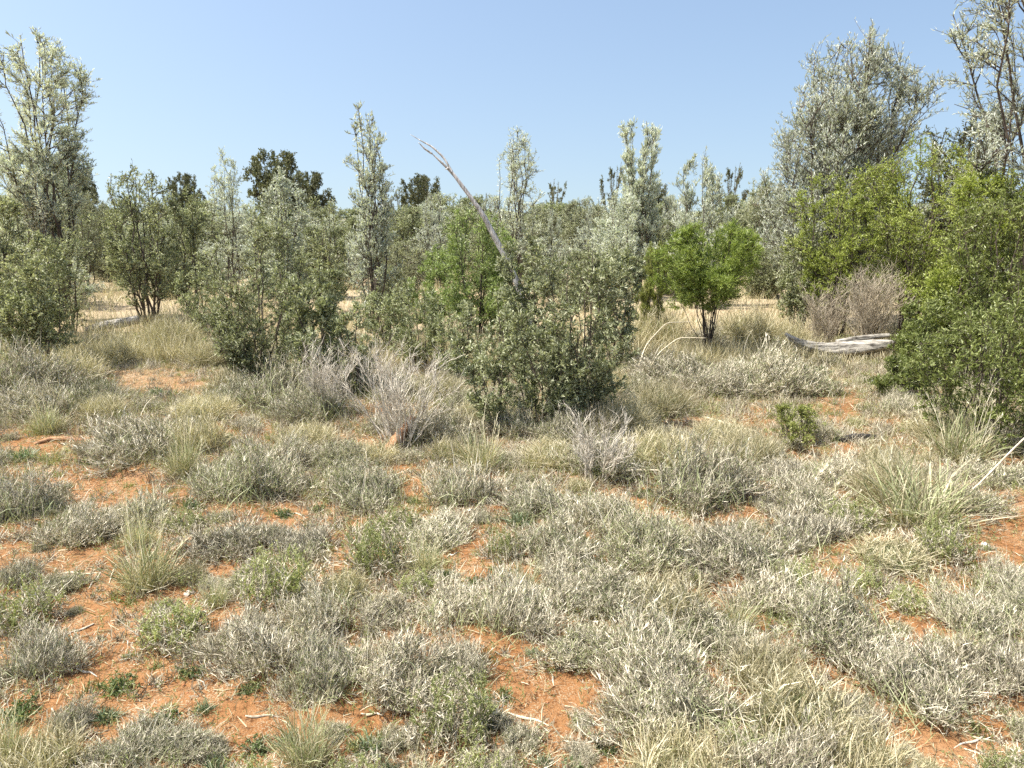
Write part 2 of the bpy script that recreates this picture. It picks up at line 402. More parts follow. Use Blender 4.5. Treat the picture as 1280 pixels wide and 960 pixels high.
S('silver_shrub', 'very pale silver shrub in front of the tall left tree', 'shrub', 38, 13.4, 178, 52, prof='tall', nst=9, n2=12, n3=8, nl=9, rad=.016, **SIL)
S('olive_shrub', 'soft round olive shrub between the left tree and the vase-shaped shrub', 'shrub', 104, 17, 238, 46, prof='dome', nst=12, n2=13, n3=8, nl=10, leaf=(.06, .014), mats=('olive', 'bark'))
S('leafy_shrub', 'pale-tipped grey shrub just left of the slanting-stemmed one, behind it', 'shrub', 236, 12.8, 232, 42, prof='tall', nst=10, n2=12, n3=8, nl=9, leaf=(.044, .016), mats=('greyleaf', 'bark'))
S('silver_shrub', 'thin wispy silver shrub in front of the dark round tree, upper left', 'shrub', 284, 14.5, 184, 32, prof='spire', nst=8, n2=11, n3=7, nl=8, rad=.014, gap=-.5, **SIL)
S('silver_shrub', 'bushy silver-tipped shrub under the dark round tree', 'shrub', 352, 13.0, 214, 50, prof='tall', nst=11, n2=13, n3=8, nl=10, rad=.016, leaf=(.052, .02), mats=('silver', 'bark'))
S('leafy_shrub', 'grey shrub between the dark round tree and the slim upright tree', 'shrub', 412, 12.6, 236, 38, prof='tall', nst=10, n2=12, n3=7, nl=9, leaf=(.044, .016), mats=('greyleaf', 'bark'))
S('silver_tree', 'slim upright silver tree with dark stem, left of the leaning dead trunk', 'tree', 461, 11.0, 126, 38, prof='slim', nst=11, n2=14, n3=9, nl=9, rad=.020, hmin=.5, bend=.2, gap=-.35, l2=.5, leaf=(.052, .018), mats=('silver', 'bark'), up=.5, leafup=.5)
S('fresh_shrub', 'fresh green fine-leaved shrub in front of the leaning dead trunk', 'shrub', 592, 9.6, 256, 60, prof='dome', nst=13, n2=14, n3=9, nl=11, leaf=(.040, .011), mats=('fresh', 'bark'))
S('fresh_shrub', 'low fresh green shrub left of the one below the leaning dead trunk', 'shrub', 545, 10.2, 300, 36, prof='dome', nst=9, n2=12, n3=8, nl=10, leaf=(.040, .011), mats=('fresh', 'bark'))
S('leafy_shrub', 'grey-green shrub between the slim upright tree and the central pair', 'shrub', 524, 8.2, 352, 48, prof='dome', nst=10, n2=12, n3=7, nl=9, **GRY)
S('leafy_shrub', 'grey-green shrub behind the central pair, below the airy silver tree', 'shrub', 655, 8.0, 286, 48, prof='dome', nst=10, n2=13, n3=8, nl=10, leaf=(.042, .016), mats=('greyleaf', 'bark'))
S('leafy_shrub', 'silver-flecked shrub behind the right half of the central pair', 'shrub', 770, 8.6, 306, 40, prof='dome', nst=10, n2=12, n3=8, nl=9, leaf=(.042, .016), mats=('greyleaf', 'bark'), rough=.38)
S('silver_tree', 'airy silver tree with forked thin stems right of the leaning dead trunk', 'tree', 643, 15.0, 152, 46, prof='tall', nst=12, n2=12, n3=8, nl=9, rad=.022, hmin=.45, bend=.3, gap=-.3, l2=.5, leaf=(.065, .013), mats=('silver', 'bark'), up=.4)
S('silver_tree', 'narrow silver tree flaring to a brush-like top, right of the centre', 'tree', 803, 17.0, 146, 46, prof='brush', nst=18, n2=19, n3=9, nl=10, rad=.022, hmin=.45, l2=.36, bend=.25, leaf=(.075, .014), mats=('silver', 'bark'), up=.9, leafup=.9)
S('silver_shrub', 'wide grey shrub at the foot of the brush-topped silver tree', 'shrub', 775, 16.0, 236, 44, prof='dome', nst=12, n2=13, n3=8, nl=9, leaf=(.065, .014), mats=('silver', 'bark'))
S('silver_shrub', 'whitish silver shrub behind the round bright green bush', 'shrub', 872, 14.5, 190, 50, prof='tall', nst=13, n2=14, n3=8, nl=10, rad=.016, leaf=(.070, .015), mats=('silver', 'bark'), up=.8, leafup=.8)
S('olive_shrub', 'olive shrub between the whitish silver shrub and the big silver tree', 'shrub', 946, 20, 214, 34, prof='dome', nst=11, n2=13, n3=8, nl=9, leaf=(.08, .018), mats=('olive', 'bark'))
S('silver_tree', 'large broad silver tree on the right with a feathery pale top', 'tree', 1058, 11.8, 34, 114, prof='bigtree', nst=30, n2=20, n3=10, nl=11, rad=.026, hmin=.35, bend=.5, gap=-.55, l2=.55, rough=.34, leaf=(.062, .015), mats=('silver', 'bark'), up=.5, leafup=.6, base=.12)
S('silver_tree', 'open silver tree leaning in from the right edge, dark bare limbs', 'tree', 1335, 9.2, -90, 130, prof='ball', lean=(-.10, 0), nst=16, n2=18, n3=10, nl=11, rad=.032, hmin=.4, bend=.3, gap=-.5, open_=.7, l2=.45, leaf=(.062, .014), mats=('silver', 'bark'), up=.4)
S('dark_tree', 'dark olive-brown tree behind the bright green bush near the right edge', 'tree', 1205, 13, 130, 56, prof='ball', nst=18, n2=15, n3=9, nl=11, rad=.03, leaf=(.06, .02), mats=('darkleaf', 'bark'))
S('green_shrub', 'bright lime-green crown highest of the big bushes on the right', 'shrub', 1150, 9.9, 168, 96, prof='dome', nst=15, n2=15, n3=9, nl=12, leaf=(.045, .012), mats=('bright', 'bark'), gap=-.7)
S('green_shrub', 'smaller bright green bush at the left of the big bushes on the right', 'shrub', 1050, 10.2, 204, 60, prof='ball', nst=15, n2=14, n3=9, nl=11, leaf=(.045, .012), mats=('bright', 'bark'), gap=-.6)
S('green_shrub', 'rounded yellow-green bush joining the lime-green crown to the glossy bush', 'shrub', 1205, 8.5, 206, 72, prof='dome', nst=15, n2=15, n3=9, nl=12, leaf=(.045, .013), mats=('bright', 'bark'), gap=-.7)
S('fresh_shrub', 'small fresh green shrub hiding the foot of the leaning dead trunk', 'shrub', 628, 9.9, 282, 36, prof='dome', nst=9, n2=12, n3=8, nl=10, leaf=(.040, .011), mats=('fresh', 'bark'))
S('green_shrub', 'broad glossy green bush at the right edge with shiny leaves', 'shrub', 1262, 7.6, 224, 100, prof='dome', nst=18, n2=17, n3=10, nl=12, base=.15, leaf=(.042, .014), mats=('midgreen', 'bark'), hmin=.28, t0=.07, rough=.38, gap=-.45)
S('green_shrub', 'dark shaded olive bush low at the right edge in front of the glossy one', 'shrub', 1236, 5.4, 366, 108, prof='dome', nst=14, n2=13, n3=8, nl=9, base=.12, leaf=(.036, .013), mats=('midgreen', 'bark'), hmin=.28, t0=.07, rough=.4, gap=-.35)
S('green_shrub', 'small green bush overhanging the right end of the forked grey log', 'shrub', 1150, 7.7, 372, 46, prof='dome', nst=10, n2=12, n3=8, nl=10, leaf=(.036, .012), mats=('midgreen', 'bark'), hmin=.28, t0=.07)
S('green_shrub', 'low green bush in front of the right end of the log', 'shrub', 1128, 7.0, 446, 44, prof='dome', nst=9, n2=11, n3=7, nl=9, leaf=(.032, .011), mats=('midgreen', 'bark'), hmin=.28, t0=.07)
S('green_shrub', 'round bright green bush on a short forked dark trunk', 'shrub', 886, 9.1, 274, 90, prof='umbrella', nst=22, n2=16, n3=10, nl=12, rough=.16, lum=.6, base=.012, rad=.008, hmin=.6, t0=.5, gap=-1.2, bend=.03, leaf=(.042, .009), mats=('roundgreen', 'bark'), open_=.68, l2=.30)
S('yellow_shrub', 'soft yellow-green upright shrub tucked behind the round bright green bush', 'shrub', 818, 10.4, 300, 26, prof='dome', nst=12, n2=12, n3=8, nl=10, leaf=(.06, .008), mats=('yellowleaf', 'bark'), up=1.2, leafup=1.2)
S('leafy_shrub', 'leggy grey shrub under the big silver tree, left of the bright bushes', 'shrub', 1000, 10.6, 272, 38, prof='tall', nst=10, n2=12, n3=7, nl=8, leaf=(.042, .017), mats=('greyleaf', 'bark'))
S('yellow_shrub', 'low yellow-green leafy shrub on red soil in front of the log', 'shrub', 995, 5.35, 508, 46, prof='dome', nst=10, n2=9, n3=6, nl=7, leaf=(.022, .010), mats=('yellowleaf', 'bark'), gap=-.2)

for i, (name, label, cat, px, Y, yt, hw, k) in enumerate(SHRUBS):
    H = top_h(Y, yt); R = 1.13*hw*mpp(Y, H*.6)
    n = k.get('rad', .011*max(.7, H/1.5)); k['rad'] = n
    k['base'] = k.get('base', .06)
    me = plant(100+i, H, R, **k)
    place_plant(me, px, Y, name, label, cat, zc=H*(.6 if H > 2.2 else .35))

# ---- dead bare bushes -----------------------------------------------------
def dead_bush(seed, H, R, mat, nst=16, n2=9, n3=5, rad=.007, prof='dome', fine=True, open_=.8):
    rng = np.random.default_rng(seed)
    a = rng.uniform(0, 2*PI, nst); h = H*rng.uniform(.45, 1, nst); rr = R*rng.uniform(.2, 1, nst)*open_
    E = np.stack([np.cos(a)*rr, np.sin(a)*rr, h], 1); B = np.stack([np.cos(a), np.sin(a), a*0], 1)*.06
    K = 7; t = np.linspace(0, 1, K)[None, :, None]
    mid = B+(E-B)*np.array([.35, .35, .55])+rng.normal(size=(nst, 3))*.05*H
    S_ = (1-t)**2*B[:, None]+2*t*(1-t)*mid[:, None]+t**2*E[:, None]; S_[:, 1:] += rng.normal(size=(nst, K-1, 3))*.012*H
    mb = MB(); mb.tubes(S_, rad*np.linspace(1, .3, K)[None], 5)
    P = S_
    for lev, (n, L, r) in enumerate(((n2, .38, .45), (n3, .2, .26))):
        N = len(P); idx = np.repeat(np.arange(N), n); k = P.shape[1]-1
        x = rng.uniform(.15 if lev == 0 else .1, .99, N*n)*k; i = x.astype(int); f = (x-i)[:, None]
        p = P[idx, i]*(1-f)+P[idx, i+1]*f; d = norm(P[idx, i+1]-P[idx, i])
        q = norm(d*.7+norm(rng.normal(size=p.shape))*.6+np.array([0, 0, .3]))
        ln = L*max(R, H)*rng.uniform(.4, 1.1, N*n)
        tk = np.linspace(0, 1, 4)[None, :, None]
        Q = p[:, None]+q[:, None]*ln[:, None, None]*tk; Q[:, 1:] += rng.normal(size=(N*n, 3, 3))*ln[:, None, None]*.05
        mb.tubes(Q, rad*r*np.linspace(1, .5, 4)[None], 3); P = Q
    return mb.mesh('stems', M[mat], smooth=False)

def dead(name, label, seed, px, py, ytop, hw, mat, **k):
    x, Y = ground(px, py); H = top_h(Y, ytop); R = hw*mpp(Y)
    o = link(name, dead_bush(seed, H, R, mat, **k)); o.location = (x, Y, float(gz(x, Y)))
    tag(o, label, 'dead bush'); return o
dead('dead_bush', 'bare twiggy dead bush of pale grey branches left of the dense central pair', 1, 500, 560, 446, 74, 'palebark', nst=24, n2=9, n3=5, rad=.005, open_=1.0)
dead('dead_bush', 'low pale bare bush at the foot of the grey shrubs, left of the twiggy one', 2, 412, 520, 440, 44, 'palebark', nst=18, n2=8, n3=5, rad=.005)
dead('dead_bush', 'brown bare dead bush right behind the forked grey log', 3, 1085, 441, 348, 44, 'brownbark', nst=34, n2=10, n3=6, rad=.006)
dead('dead_bush', 'brown bare dead bush behind the left end of the forked grey log', 4, 1026, 436, 362, 36, 'brownbark', nst=26, n2=9, n3=5, rad=.005)
dead('dead_bush', 'grey fallen heap of brushwood right of the dense central pair', 5, 745, 600, 528, 44, 'palebark', nst=20, n2=8, n3=5, rad=.005, open_=1.1)

# ------------------------------------------------------------------ tussocks
def arcs(rng, n, R, H, base, k=4, lo=.45, hi=1.05, out=1.0, wob=.03):
    """n stems from a foot of radius base to a dome R wide and H high"""
    a = rng.uniform(0, 2*PI, n); u = rng.uniform(0, 1, n)**.6*out
    th = u*1.35                                            # angle from vertical
    s = rng.uniform(lo, hi, n)
    E = np.stack([np.cos(a)*np.sin(th)*R, np.sin(a)*np.sin(th)*R, np.maximum(np.cos(th)*H, .06*H)], 1)*s[:, None]
    a2 = a+rng.normal(size=n)*.6; rb = base*np.sqrt(rng.uniform(0, 1, n))
    B = np.stack([np.cos(a2)*rb, np.sin(a2)*rb, np.full(n, -.01)], 1)
    t = np.linspace(0, 1, k)[None, :, None]
    mid = B+(E-B)*np.array([.4, .4, .65])+rng.normal(size=(n, 3))*wob
    return (1-t)**2*B[:, None]+2*t*(1-t)*mid[:, None]+t**2*E[:, None]

def off(rng, P, n, L, spread=.7, up=.25, tlo=.25, k=3):
    N = len(P); idx = np.repeat(np.arange(N), n); kk = P.shape[1]-1
    x = (tlo+(.995-tlo)*rng.uniform(0, 1, N*n))*kk; i = x.astype(int); f = (x-i)[:, None]
    p = P[idx, i]*(1-f)+P[idx, i+1]*f; d = norm(P[idx, i+1]-P[idx, i])
    q = norm(d*.6+norm(rng.normal(size=p.shape))*spread+np.array([0, 0, up]))
    ln = L*rng.uniform(.4, 1.2, N*n)
    t = np.linspace(0, 1, k)[None, :, None]
    Q = p[:, None]+q[:, None]*ln[:, None, None]*t
    Q[:, 1:] += rng.normal(size=(N*n, k-1, 3))*ln[:, None, None]*.07
    Q[..., 2] = np.maximum(Q[..., 2], .004)
    return Q, idx

R0 = .26
def proto_grey(seed, greens=.25, dens=1.0, H=.22, wf=1.0):
    rng = np.random.default_rng(seed); tw = MB(); lf = MB()
    P = arcs(rng, int(110*dens), R0, H, R0*.55, k=5)
    # lumpy outline
    a = np.arctan2(P[..., 1], P[..., 0]); ph = rng.uniform(0, 6.3, 3)
    k_ = 1+.30*np.sin(2*a+ph[0])+.22*np.sin(3*a+ph[1])+.16*np.sin(5*a+ph[2])
    P[..., :2] *= k_[..., None]; P[..., 2] *= 1+.30*np.sin(2*a+ph[1])+.18*np.sin(3*a+ph[2])
    P[..., 0] += np.linspace(0, 1, P.shape[1])[None]*R0*.25
    tw.ribbons(P, .0045*wf, rng, rng.beta(1.5, 2.2, len(P)))
    Q, _ = off(rng, P, 8, .105*wf**.5, .42, .45, .15)
    ct = rng.beta(2, 2, len(Q)); tw.ribbons(Q, rng.uniform(.0030, .0052, len(Q))*wf, rng, ct)
    Q3, idx = off(rng, Q, 3, .046*wf**.5, .5, .45, .15)
    tw.ribbons(Q3, rng.uniform(.0026, .0048, len(Q3))*wf, rng, np.clip(ct[idx]+rng.normal(size=len(idx))*.22+.08, 0, 1))
    T = arcs(rng, int(7*dens), R0*1.1, H*1.8, R0*.5, k=6, lo=.6, hi=1.15, out=.8, wob=.04); tw.ribbons(T, .0026*wf**.5, rng, rng.uniform(.75, 1, len(T)))
    m_ = int(70*dens); G = arcs(rng, m_, R0*.9, H*1.15, R0*.8, k=4, lo=.5, hi=1.05); lf.ribbons(G, rng.uniform(.0028, .0042, m_)*wf**.5, rng, rng.beta(2.4, 1.6, m_))
    N = int(len(Q)*7*greens); j = rng.integers(0, len(Q), N); u = rng.uniform(0, 1, (N, 1))
    p = Q[j, 0]*(1-u)+Q[j, -1]*u; d = norm(norm(Q[j, -1]-Q[j, 0])*.5+norm(rng.normal(size=(N, 3)))*.8+np.array([0, 0, .3]))
    lf.leaves(p, d, rng.uniform(.010, .022, N)*wf**.6, rng.uniform(.0035, .006, N)*wf**.6, rng, rng.beta(2, 2, N))
    return tw.mesh('stems', M['twig']), lf.mesh('leaves', M['sage'])

def proto_straw(seed, H=.30, n=900, green=.12, R=R0, wf=1.0):
    rng = np.random.default_rng(seed); tw = MB(); lf = MB()
    P = arcs(rng, n, R, H, R*.6, k=4, lo=.35, hi=1.1)
    tw.ribbons(P, rng.uniform(.0026, .0052, n)*wf, rng, rng.beta(2, 1.7, n))
    Q, _ = off(rng, P[:n//2], 3, .05, .6, .2, .3)
    tw.ribbons(Q, rng.uniform(.002, .0034, len(Q))*wf, rng, rng.beta(2, 2, len(Q)))
    m = int(n*green*4); G = arcs(rng, m, R*.8, H*.75, R*.6, k=4, lo=.3, hi=1.0)
    lf.ribbons(G, rng.uniform(.0025, .0045, m)*wf, rng, rng.beta(2, 2, m))
    return tw.mesh('stems', M['straw']), lf.mesh('leaves', M['sage'])

def proto_green(seed, H=.24):
    rng = np.random.default_rng(seed); tw = MB(); lf = MB()
    P = arcs(rng, 60, R0, H*.85, R0*.5, k=5); tw.ribbons(P, .004, rng, rng.beta(1.5, 2, 60))
    Q, _ = off(rng, P, 9, .075, .65, .35, .2); tw.ribbons(Q, rng.uniform(.0024, .004, len(Q)), rng, rng.beta(2, 2, len(Q)))
    Q3, _ = off(rng, Q, 2, .03, .8, .3, .2); tw.ribbons(Q3, .0028, rng, rng.beta(2.2, 1.8, len(Q3)))
    G = arcs(rng, 90, R0*.85, H*1.15, R0*.6, k=5, out=.75); lf.ribbons(G, .0032, rng, rng.uniform(.1, .6, 90))
    N = 2600; j = rng.integers(0, 90, N); i = rng.integers(1, 4, N); u = rng.uniform(0, 1, (N, 1))
    p = G[j, i]*(1-u)+G[j, i+1]*u; d = norm(norm(rng.normal(size=(N, 3)))*.7+np.array([0, 0, .7]))
    lf.leaves(p, d, rng.uniform(.010, .020, N), rng.uniform(.0035, .0065, N), rng, rng.beta(2, 1.6, N))
    return tw.mesh('stems', M['twig']), lf.mesh('leaves', M['lime'])

def proto_tuft(seed):
    rng = np.random.default_rng(seed); lf = MB(); tw = MB()
    G = arcs(rng, 170, R0*.8, .15, R0*.22, k=5, lo=.5, hi=1.1); lf.ribbons(G, rng.uniform(.005, .009, 170), rng, rng.beta(2, 2, 170))
    P = arcs(rng, 60, R0*.8, .12, R0*.3, k=4); tw.ribbons(P, .0035, rng, rng.beta(2, 2, 60))
    return tw.mesh('stems', M['straw']), lf.mesh('leaves', M['tuft'])

def proto_forb(seed):
    rng = np.random.default_rng(seed); lf = MB(); tw = MB()
    P = arcs(rng, 30, R0*.8, .10, R0*.15, k=4); tw.ribbons(P, .004, rng, rng.beta(2, 2, 30))
    N = 900; j = rng.integers(0, 30, N); i = rng.integers(0, 3, N); u = rng.uniform(0, 1, (N, 1))
    p = P[j, i]*(1-u)+P[j, i+1]*u; d = norm(norm(rng.normal(size=(N, 3)))+np.array([0, 0, .5]))
    lf.leaves(p, d, rng.uniform(.014, .034, N), rng.uniform(.007, .013, N), rng, rng.beta(2, 2, N))
    return tw.mesh('stems', M['twig']), lf.mesh('leaves', M['forb'])

def proto_tall(seed):
    rng = np.random.default_rng(seed); tw = MB(); lf = MB()
    P = arcs(rng, 420, R0*1.0, .30, R0*.4, k=4, lo=.3, hi=1.1); tw.ribbons(P, .0028, rng, rng.beta(2, 1.7, 420))
    T = arcs(rng, 18, R0*1.2, .50, R0*.3, k=6, lo=.7, hi=1.15, out=.75); tw.ribbons(T, .0026, rng, rng.uniform(.6, 1, 18))
    Q, _ = off(rng, T, 6, .05, .4, .5, .6); tw.ribbons(Q, .003, rng, rng.uniform(.6, 1, len(Q)))
    G = arcs(rng, 190, R0*1.05, .34, R0*.30, k=5, lo=.35, hi=1.1, out=.9); lf.ribbons(G, rng.uniform(.0026, .004, 190), rng, rng.beta(2.2, 1.4, 190))
    return tw.mesh('stems', M['straw']), lf.mesh('leaves', M['sage'])

PRO = {
 'G': [proto_grey(11, .5, 2.0, .2, .6), proto_grey(12, .25, 2.0, .2, .6), proto_grey(13, .9, 1.9, .19, .6), proto_grey(14, .3, 2.0, .23, .62), proto_grey(15, .15, 1.9, .15, .62), proto_grey(16, .6, 1.9, .17, .6)],
 'g': [proto_grey(71, .5, 2.6, .21, .5), proto_grey(72, .3, 2.6, .19, .5), proto_grey(73, .8, 2.4, .2, .5)],
 's': [proto_straw(74, .25, 2200, .2, wf=.55), proto_straw(75, .3, 2200, .12, wf=.55)],
 'S': [proto_grey(25, .6, 1.4, .2, .7), proto_straw(21, wf=.8), proto_straw(22, .26, 1000, .2), proto_straw(23, .34, 800, .08), proto_straw(24, .22, 900, .3)],
 'V': [proto_green(31), proto_green(32, .28), proto_green(33, .2)],
 'B': [proto_tuft(41), proto_tuft(42)],
 'F': [proto_forb(51), proto_forb(52), proto_forb(53)],
 'T': [proto_tall(61), proto_tall(62), proto_tall(63)],
}
KIND = {'G': ('twiggy_tussock', 'grey twiggy tussock', 'tussock', 'grey twiggy tussocks on the red ground'),
        'S': ('grass_tussock', 'straw-coloured grass tussock', 'tussock', 'straw grass tussocks on the red ground'),
        'V': ('leafy_tussock', 'tussock with lime-green shoots', 'tussock', 'green-shooted tussocks on the red ground'),
        'B': ('grass_tuft', 'low blue-green grass tuft', 'grass tuft', 'blue-green grass tufts'),
        'F': ('low_herb', 'small flat dark green herb', 'herb', 'low green herbs on bare soil'),
        'T': ('tall_grass_clump', 'tall clump of thin pale stalks', 'grass clump', 'tall pale grass clumps')}
# foot column, foot row, width in pixels, kind
TUS = [
(600,535,80,'S'),(648,552,80,'G'),(705,560,90,'G'),(752,552,80,'S'),(575,520,70,'G'),(795,500,70,'G'),(1180,560,90,'S'),(1240,565,90,'G'),(1215,545,80,'S'),(1150,545,60,'S'),(1120,520,50,'G'),(1275,560,70,'S'),(330,495,70,'S'),(380,505,70,'G'),(285,500,60,'S'),
(25,500,120,'G'),(85,488,90,'S'),(150,462,76,'S'),(52,528,110,'G'),(215,446,80,'S'),(262,462,70,'S'),(112,520,84,'G'),(300,515,90,'G'),
(255,530,90,'S'),(352,520,110,'G'),(400,532,90,'G'),(446,486,80,'S'),(545,505,90,'S'),(560,452,80,'S'),(540,555,100,'G'),(470,500,80,'G'),
(820,440,100,'S'),(850,488,110,'G'),(905,500,110,'G'),(962,497,120,'G'),(1015,500,80,'G'),(935,440,90,'S'),(985,440,70,'S'),(828,525,90,'S'),
(780,545,90,'S'),(880,440,70,'G'),(760,500,60,'S'),(600,470,60,'S'),
(183,580,135,'G'),(130,528,70,'S'),(30,580,56,'B'),(118,585,50,'B'),(305,630,125,'G'),(355,588,90,'G'),(250,570,80,'S'),(425,590,90,'G'),
(388,565,80,'S'),(600,595,64,'T'),(640,588,60,'G'),(683,655,115,'G'),(690,590,100,'S'),(765,600,110,'G'),(822,588,110,'S'),(868,638,145,'G'),
(935,590,100,'S'),(1040,612,90,'G'),(1150,668,150,'T'),(1108,640,110,'S'),(1198,640,90,'S'),(1255,612,90,'S'),(1100,592,80,'S'),(985,610,80,'G'),
(900,560,90,'S'),(1200,585,90,'T'),(560,580,60,'S'),(470,585,70,'S'),(60,545,50,'T'),(230,600,60,'T'),
(18,655,100,'G'),(96,682,115,'G'),(180,662,80,'S'),(232,668,80,'V'),(290,695,110,'G'),(185,742,90,'T'),(345,762,130,'V'),(462,640,120,'G'),
(425,628,80,'V'),(575,636,90,'G'),(545,690,100,'G'),(470,722,120,'V'),(628,702,70,'V'),(690,700,110,'G'),(648,662,56,'B'),(765,668,120,'G'),
(722,730,110,'G'),(803,706,130,'G'),(928,722,150,'G'),(1003,688,110,'G'),(1062,668,100,'V'),(1010,645,110,'G'),(1180,708,100,'V'),(1252,748,90,'G'),
(1115,712,110,'S'),(380,700,90,'G'),(500,670,90,'V'),(860,690,80,'S'),(1080,745,80,'V'),
(30,792,130,'V'),(70,745,64,'G'),(215,812,125,'V'),(50,848,110,'G'),(345,838,135,'G'),(405,790,100,'G'),(475,775,90,'G'),(560,782,110,'G'),
(632,794,120,'G'),(694,768,110,'G'),(765,770,130,'G'),(835,778,120,'S'),(872,812,120,'G'),(965,772,120,'G'),(1040,806,170,'G'),(1135,768,80,'V'),
(1222,796,110,'G'),(1275,782,90,'G'),(520,745,80,'V'),(430,750,80,'S'),(1000,750,90,'V'),
(478,866,150,'G'),(400,872,110,'G'),(575,858,100,'G'),(568,938,150,'V'),(735,825,120,'G'),(815,858,150,'G'),(850,916,190,'G'),(960,868,110,'S'),
(1000,925,170,'S'),(1140,890,180,'G'),(1252,858,120,'G'),(930,840,100,'G'),(310,800,80,'G'),(310,870,60,'F'),(270,760,40,'T'),
(22,905,100,'F'),(60,975,110,'S'),(150,868,80,'F'),(135,905,60,'B'),(205,912,80,'F'),(165,955,100,'G'),(225,945,90,'G'),(255,895,50,'B'),
(385,965,90,'T'),(440,1015,130,'V'),(600,1000,110,'V'),(715,1000,120,'F'),(850,1005,170,'S'),(960,990,160,'G'),(1070,985,160,'S'),(1200,1030,120,'G'),
(1258,985,110,'V'),(310,1010,110,'V'),(520,1010,80,'T'),(120,1030,110,'G'),(5,960,70,'T'),(1060,925,90,'G'),(320,945,70,'F'),(460,945,70,'B'),
(755,945,60,'F'),(680,960,46,'B'),(668,822,36,'B'),(590,740,60,'F'),(355,650,50,'F'),(560,725,40,'B'),(1120,815,50,'B'),(1190,760,50,'F'),
]
# places where the red soil lies bare: centre column, row, half width, half height
BARE = [(205,478,60,14),(30,555,45,16),(130,615,75,28),(45,695,60,16),(100,710,60,26),(95,765,60,26),(110,835,60,40),(160,890,95,26),(260,700,40,24),
        (345,652,34,20),(600,690,36,22),(622,628,34,16),(690,860,62,72),(425,905,60,22),(820,652,30,10),(925,742,40,26),(1050,728,16,16),
        (1252,665,48,44),(1175,770,46,28),(1060,832,54,20),(1180,922,80,36),(1062,565,30,14),(1052,505,22,26),(290,770,26,20),(310,905,60,22),
        (600,805,60,18),(900,535,44,9),(700,690,14,16),(1270,880,20,10),(460,560,20,8),(90,555,60,8),(880,585,26,8),(430,700,22,14)]
rng = np.random.default_rng(77)
def bareness(px, py):
    b = np.zeros(np.shape(px))
    for (cx, cy, a, c) in BARE:
        q = ((px-cx)/(a*1.05))**2+((py-cy)/(c*1.05))**2
        b = np.maximum(b, np.clip(1.6-q*1.0, 0, 1))
    return b

LAND = [('the forked grey log', 1045, 432), ('the dense central shrubs', 690, 545), ('the trunk of the round bright green bush', 893, 440),
        ('the bare twiggy bush', 497, 560), ('the white stone', 1230, 683), ('the pale stick on red soil', 625, 622), ('the charred stub', 225, 690),
        ('the wide red patch at the bottom centre', 685, 870), ('the red patch at the bottom right', 1180, 922), ('the red patch at the lower left', 140, 885),
        ('the red patch on the right edge', 1250, 668), ('the small pale log', 140, 408), ('the red patch at the upper left', 205, 478),
        ('the orange fallen branch', 1085, 618), ('the small red patch right of centre', 925, 742), ('the reddish wood piece at the left', 95, 552)]
ITEMS = []
def where(px, py):
    best = sorted(LAND, key=lambda l: math.hypot((l[1]-px), (l[2]-py)*1.3))[0]
    dx, dy = px-best[1], (py-best[2])*1.3
    d = math.hypot(dx, dy)
    far = 'just ' if d < 55 else ('' if d < 130 else 'well ')
    if d < 18: r = 'right beside'
    elif abs(dx) > 2.2*abs(dy): r = far + ('left of' if dx < 0 else 'right of')
    elif abs(dy) > 2.2*abs(dx): r = far + ('behind' if dy < 0 else 'in front of')
    else: r = far + ('left and ' if dx < 0 else 'right and ') + ('behind' if dy < 0 else 'in front of')
    return r + ' ' + best[0]

def put_tussock(px, py, w, k, small=False):
    x, Y = ground(px, py-w*.10)
    s = w*mpp(Y)/(2*R0)*1.14
    pr = PRO[k.lower() if (s > 1.0 and k in 'GS') else k]; me = pr[int(rng.integers(len(pr)))]
    if k in 'T': s *= 1.25
    name, desc, cat, grp = KIND[k]
    r = bpy.data.objects.new(name, None); COL.objects.link(r); r.empty_display_size = .05
    r.location = (x, Y, float(gz(x, Y))-.004); r.rotation_euler = (0, 0, rng.uniform(0, 6.28))
    hz = s*(rng.uniform(.62, .98) if k in 'GSV' else rng.uniform(.85, 1.1))
    if k == 'T': hz = min(hz, 1.15)
    r.scale = (s*rng.uniform(.95, 1.08), s*rng.uniform(.9, 1.1), hz)
    size = 'small' if w < 62 else ('big' if w > 118 else '')
    ITEMS.append((r, (size+' '+desc).strip(), cat, grp, px, py, w))
    link('stems', me[0], r); link('leaves', me[1], r)
    return r
for (px, py, w, k) in TUS: put_tussock(px, py, w, k)
# smaller ones between the big ones
placed = [(p[0], p[1], p[2]) for p in TUS]
cnt = 0; tries = 0
while cnt < 240 and tries < 12000:
    tries += 1
    py = 425+565*rng.uniform(0, 1)**1.15; px = rng.uniform(-30, 1310)
    bb = bareness(np.array(px), np.array(py))
    if bb > .02 and rng.uniform() > .10: continue
    w = (26+.05*(py-400))*rng.uniform(.8, 1.5)*(1-.45*min(bb, 1))
    if any(math.hypot(px-a, (py-b)*1.5) < .29*(c+w) for a, b, c in placed): continue
    k = rng.choice(list('GSVBFT'), p=[.50, .15, .11, .09, .11, .04])
    placed.append((px, py, w)); put_tussock(px, py, w, str(k)); cnt += 1

# ------------------------------------------------------------------ labels that single out
def finish_labels():
    by = {}
    for it in ITEMS:
        by.setdefault(it[1]+' '+where(it[4], it[5]), []).append(it)
    for lab, its in by.items():
        its.sort(key=lambda i: i[4])
        n = len(its)
        for j, it in enumerate(its):
            l = lab
            if n == 2: l = ('left one of two: ' if j == 0 else 'right one of two: ')+lab
            elif n > 2:
                pos = ['leftmost', 'second from left', 'third from left', 'fourth from left', 'fifth from left', 'sixth from left', 'seventh from left', 'eighth from left', 'ninth from left', 'tenth from left'][min(j, 9)]
                l = pos+' '+lab
            w = l.split()
            tag(it[0], ' '.join(w[:16]), it[2], it[3])

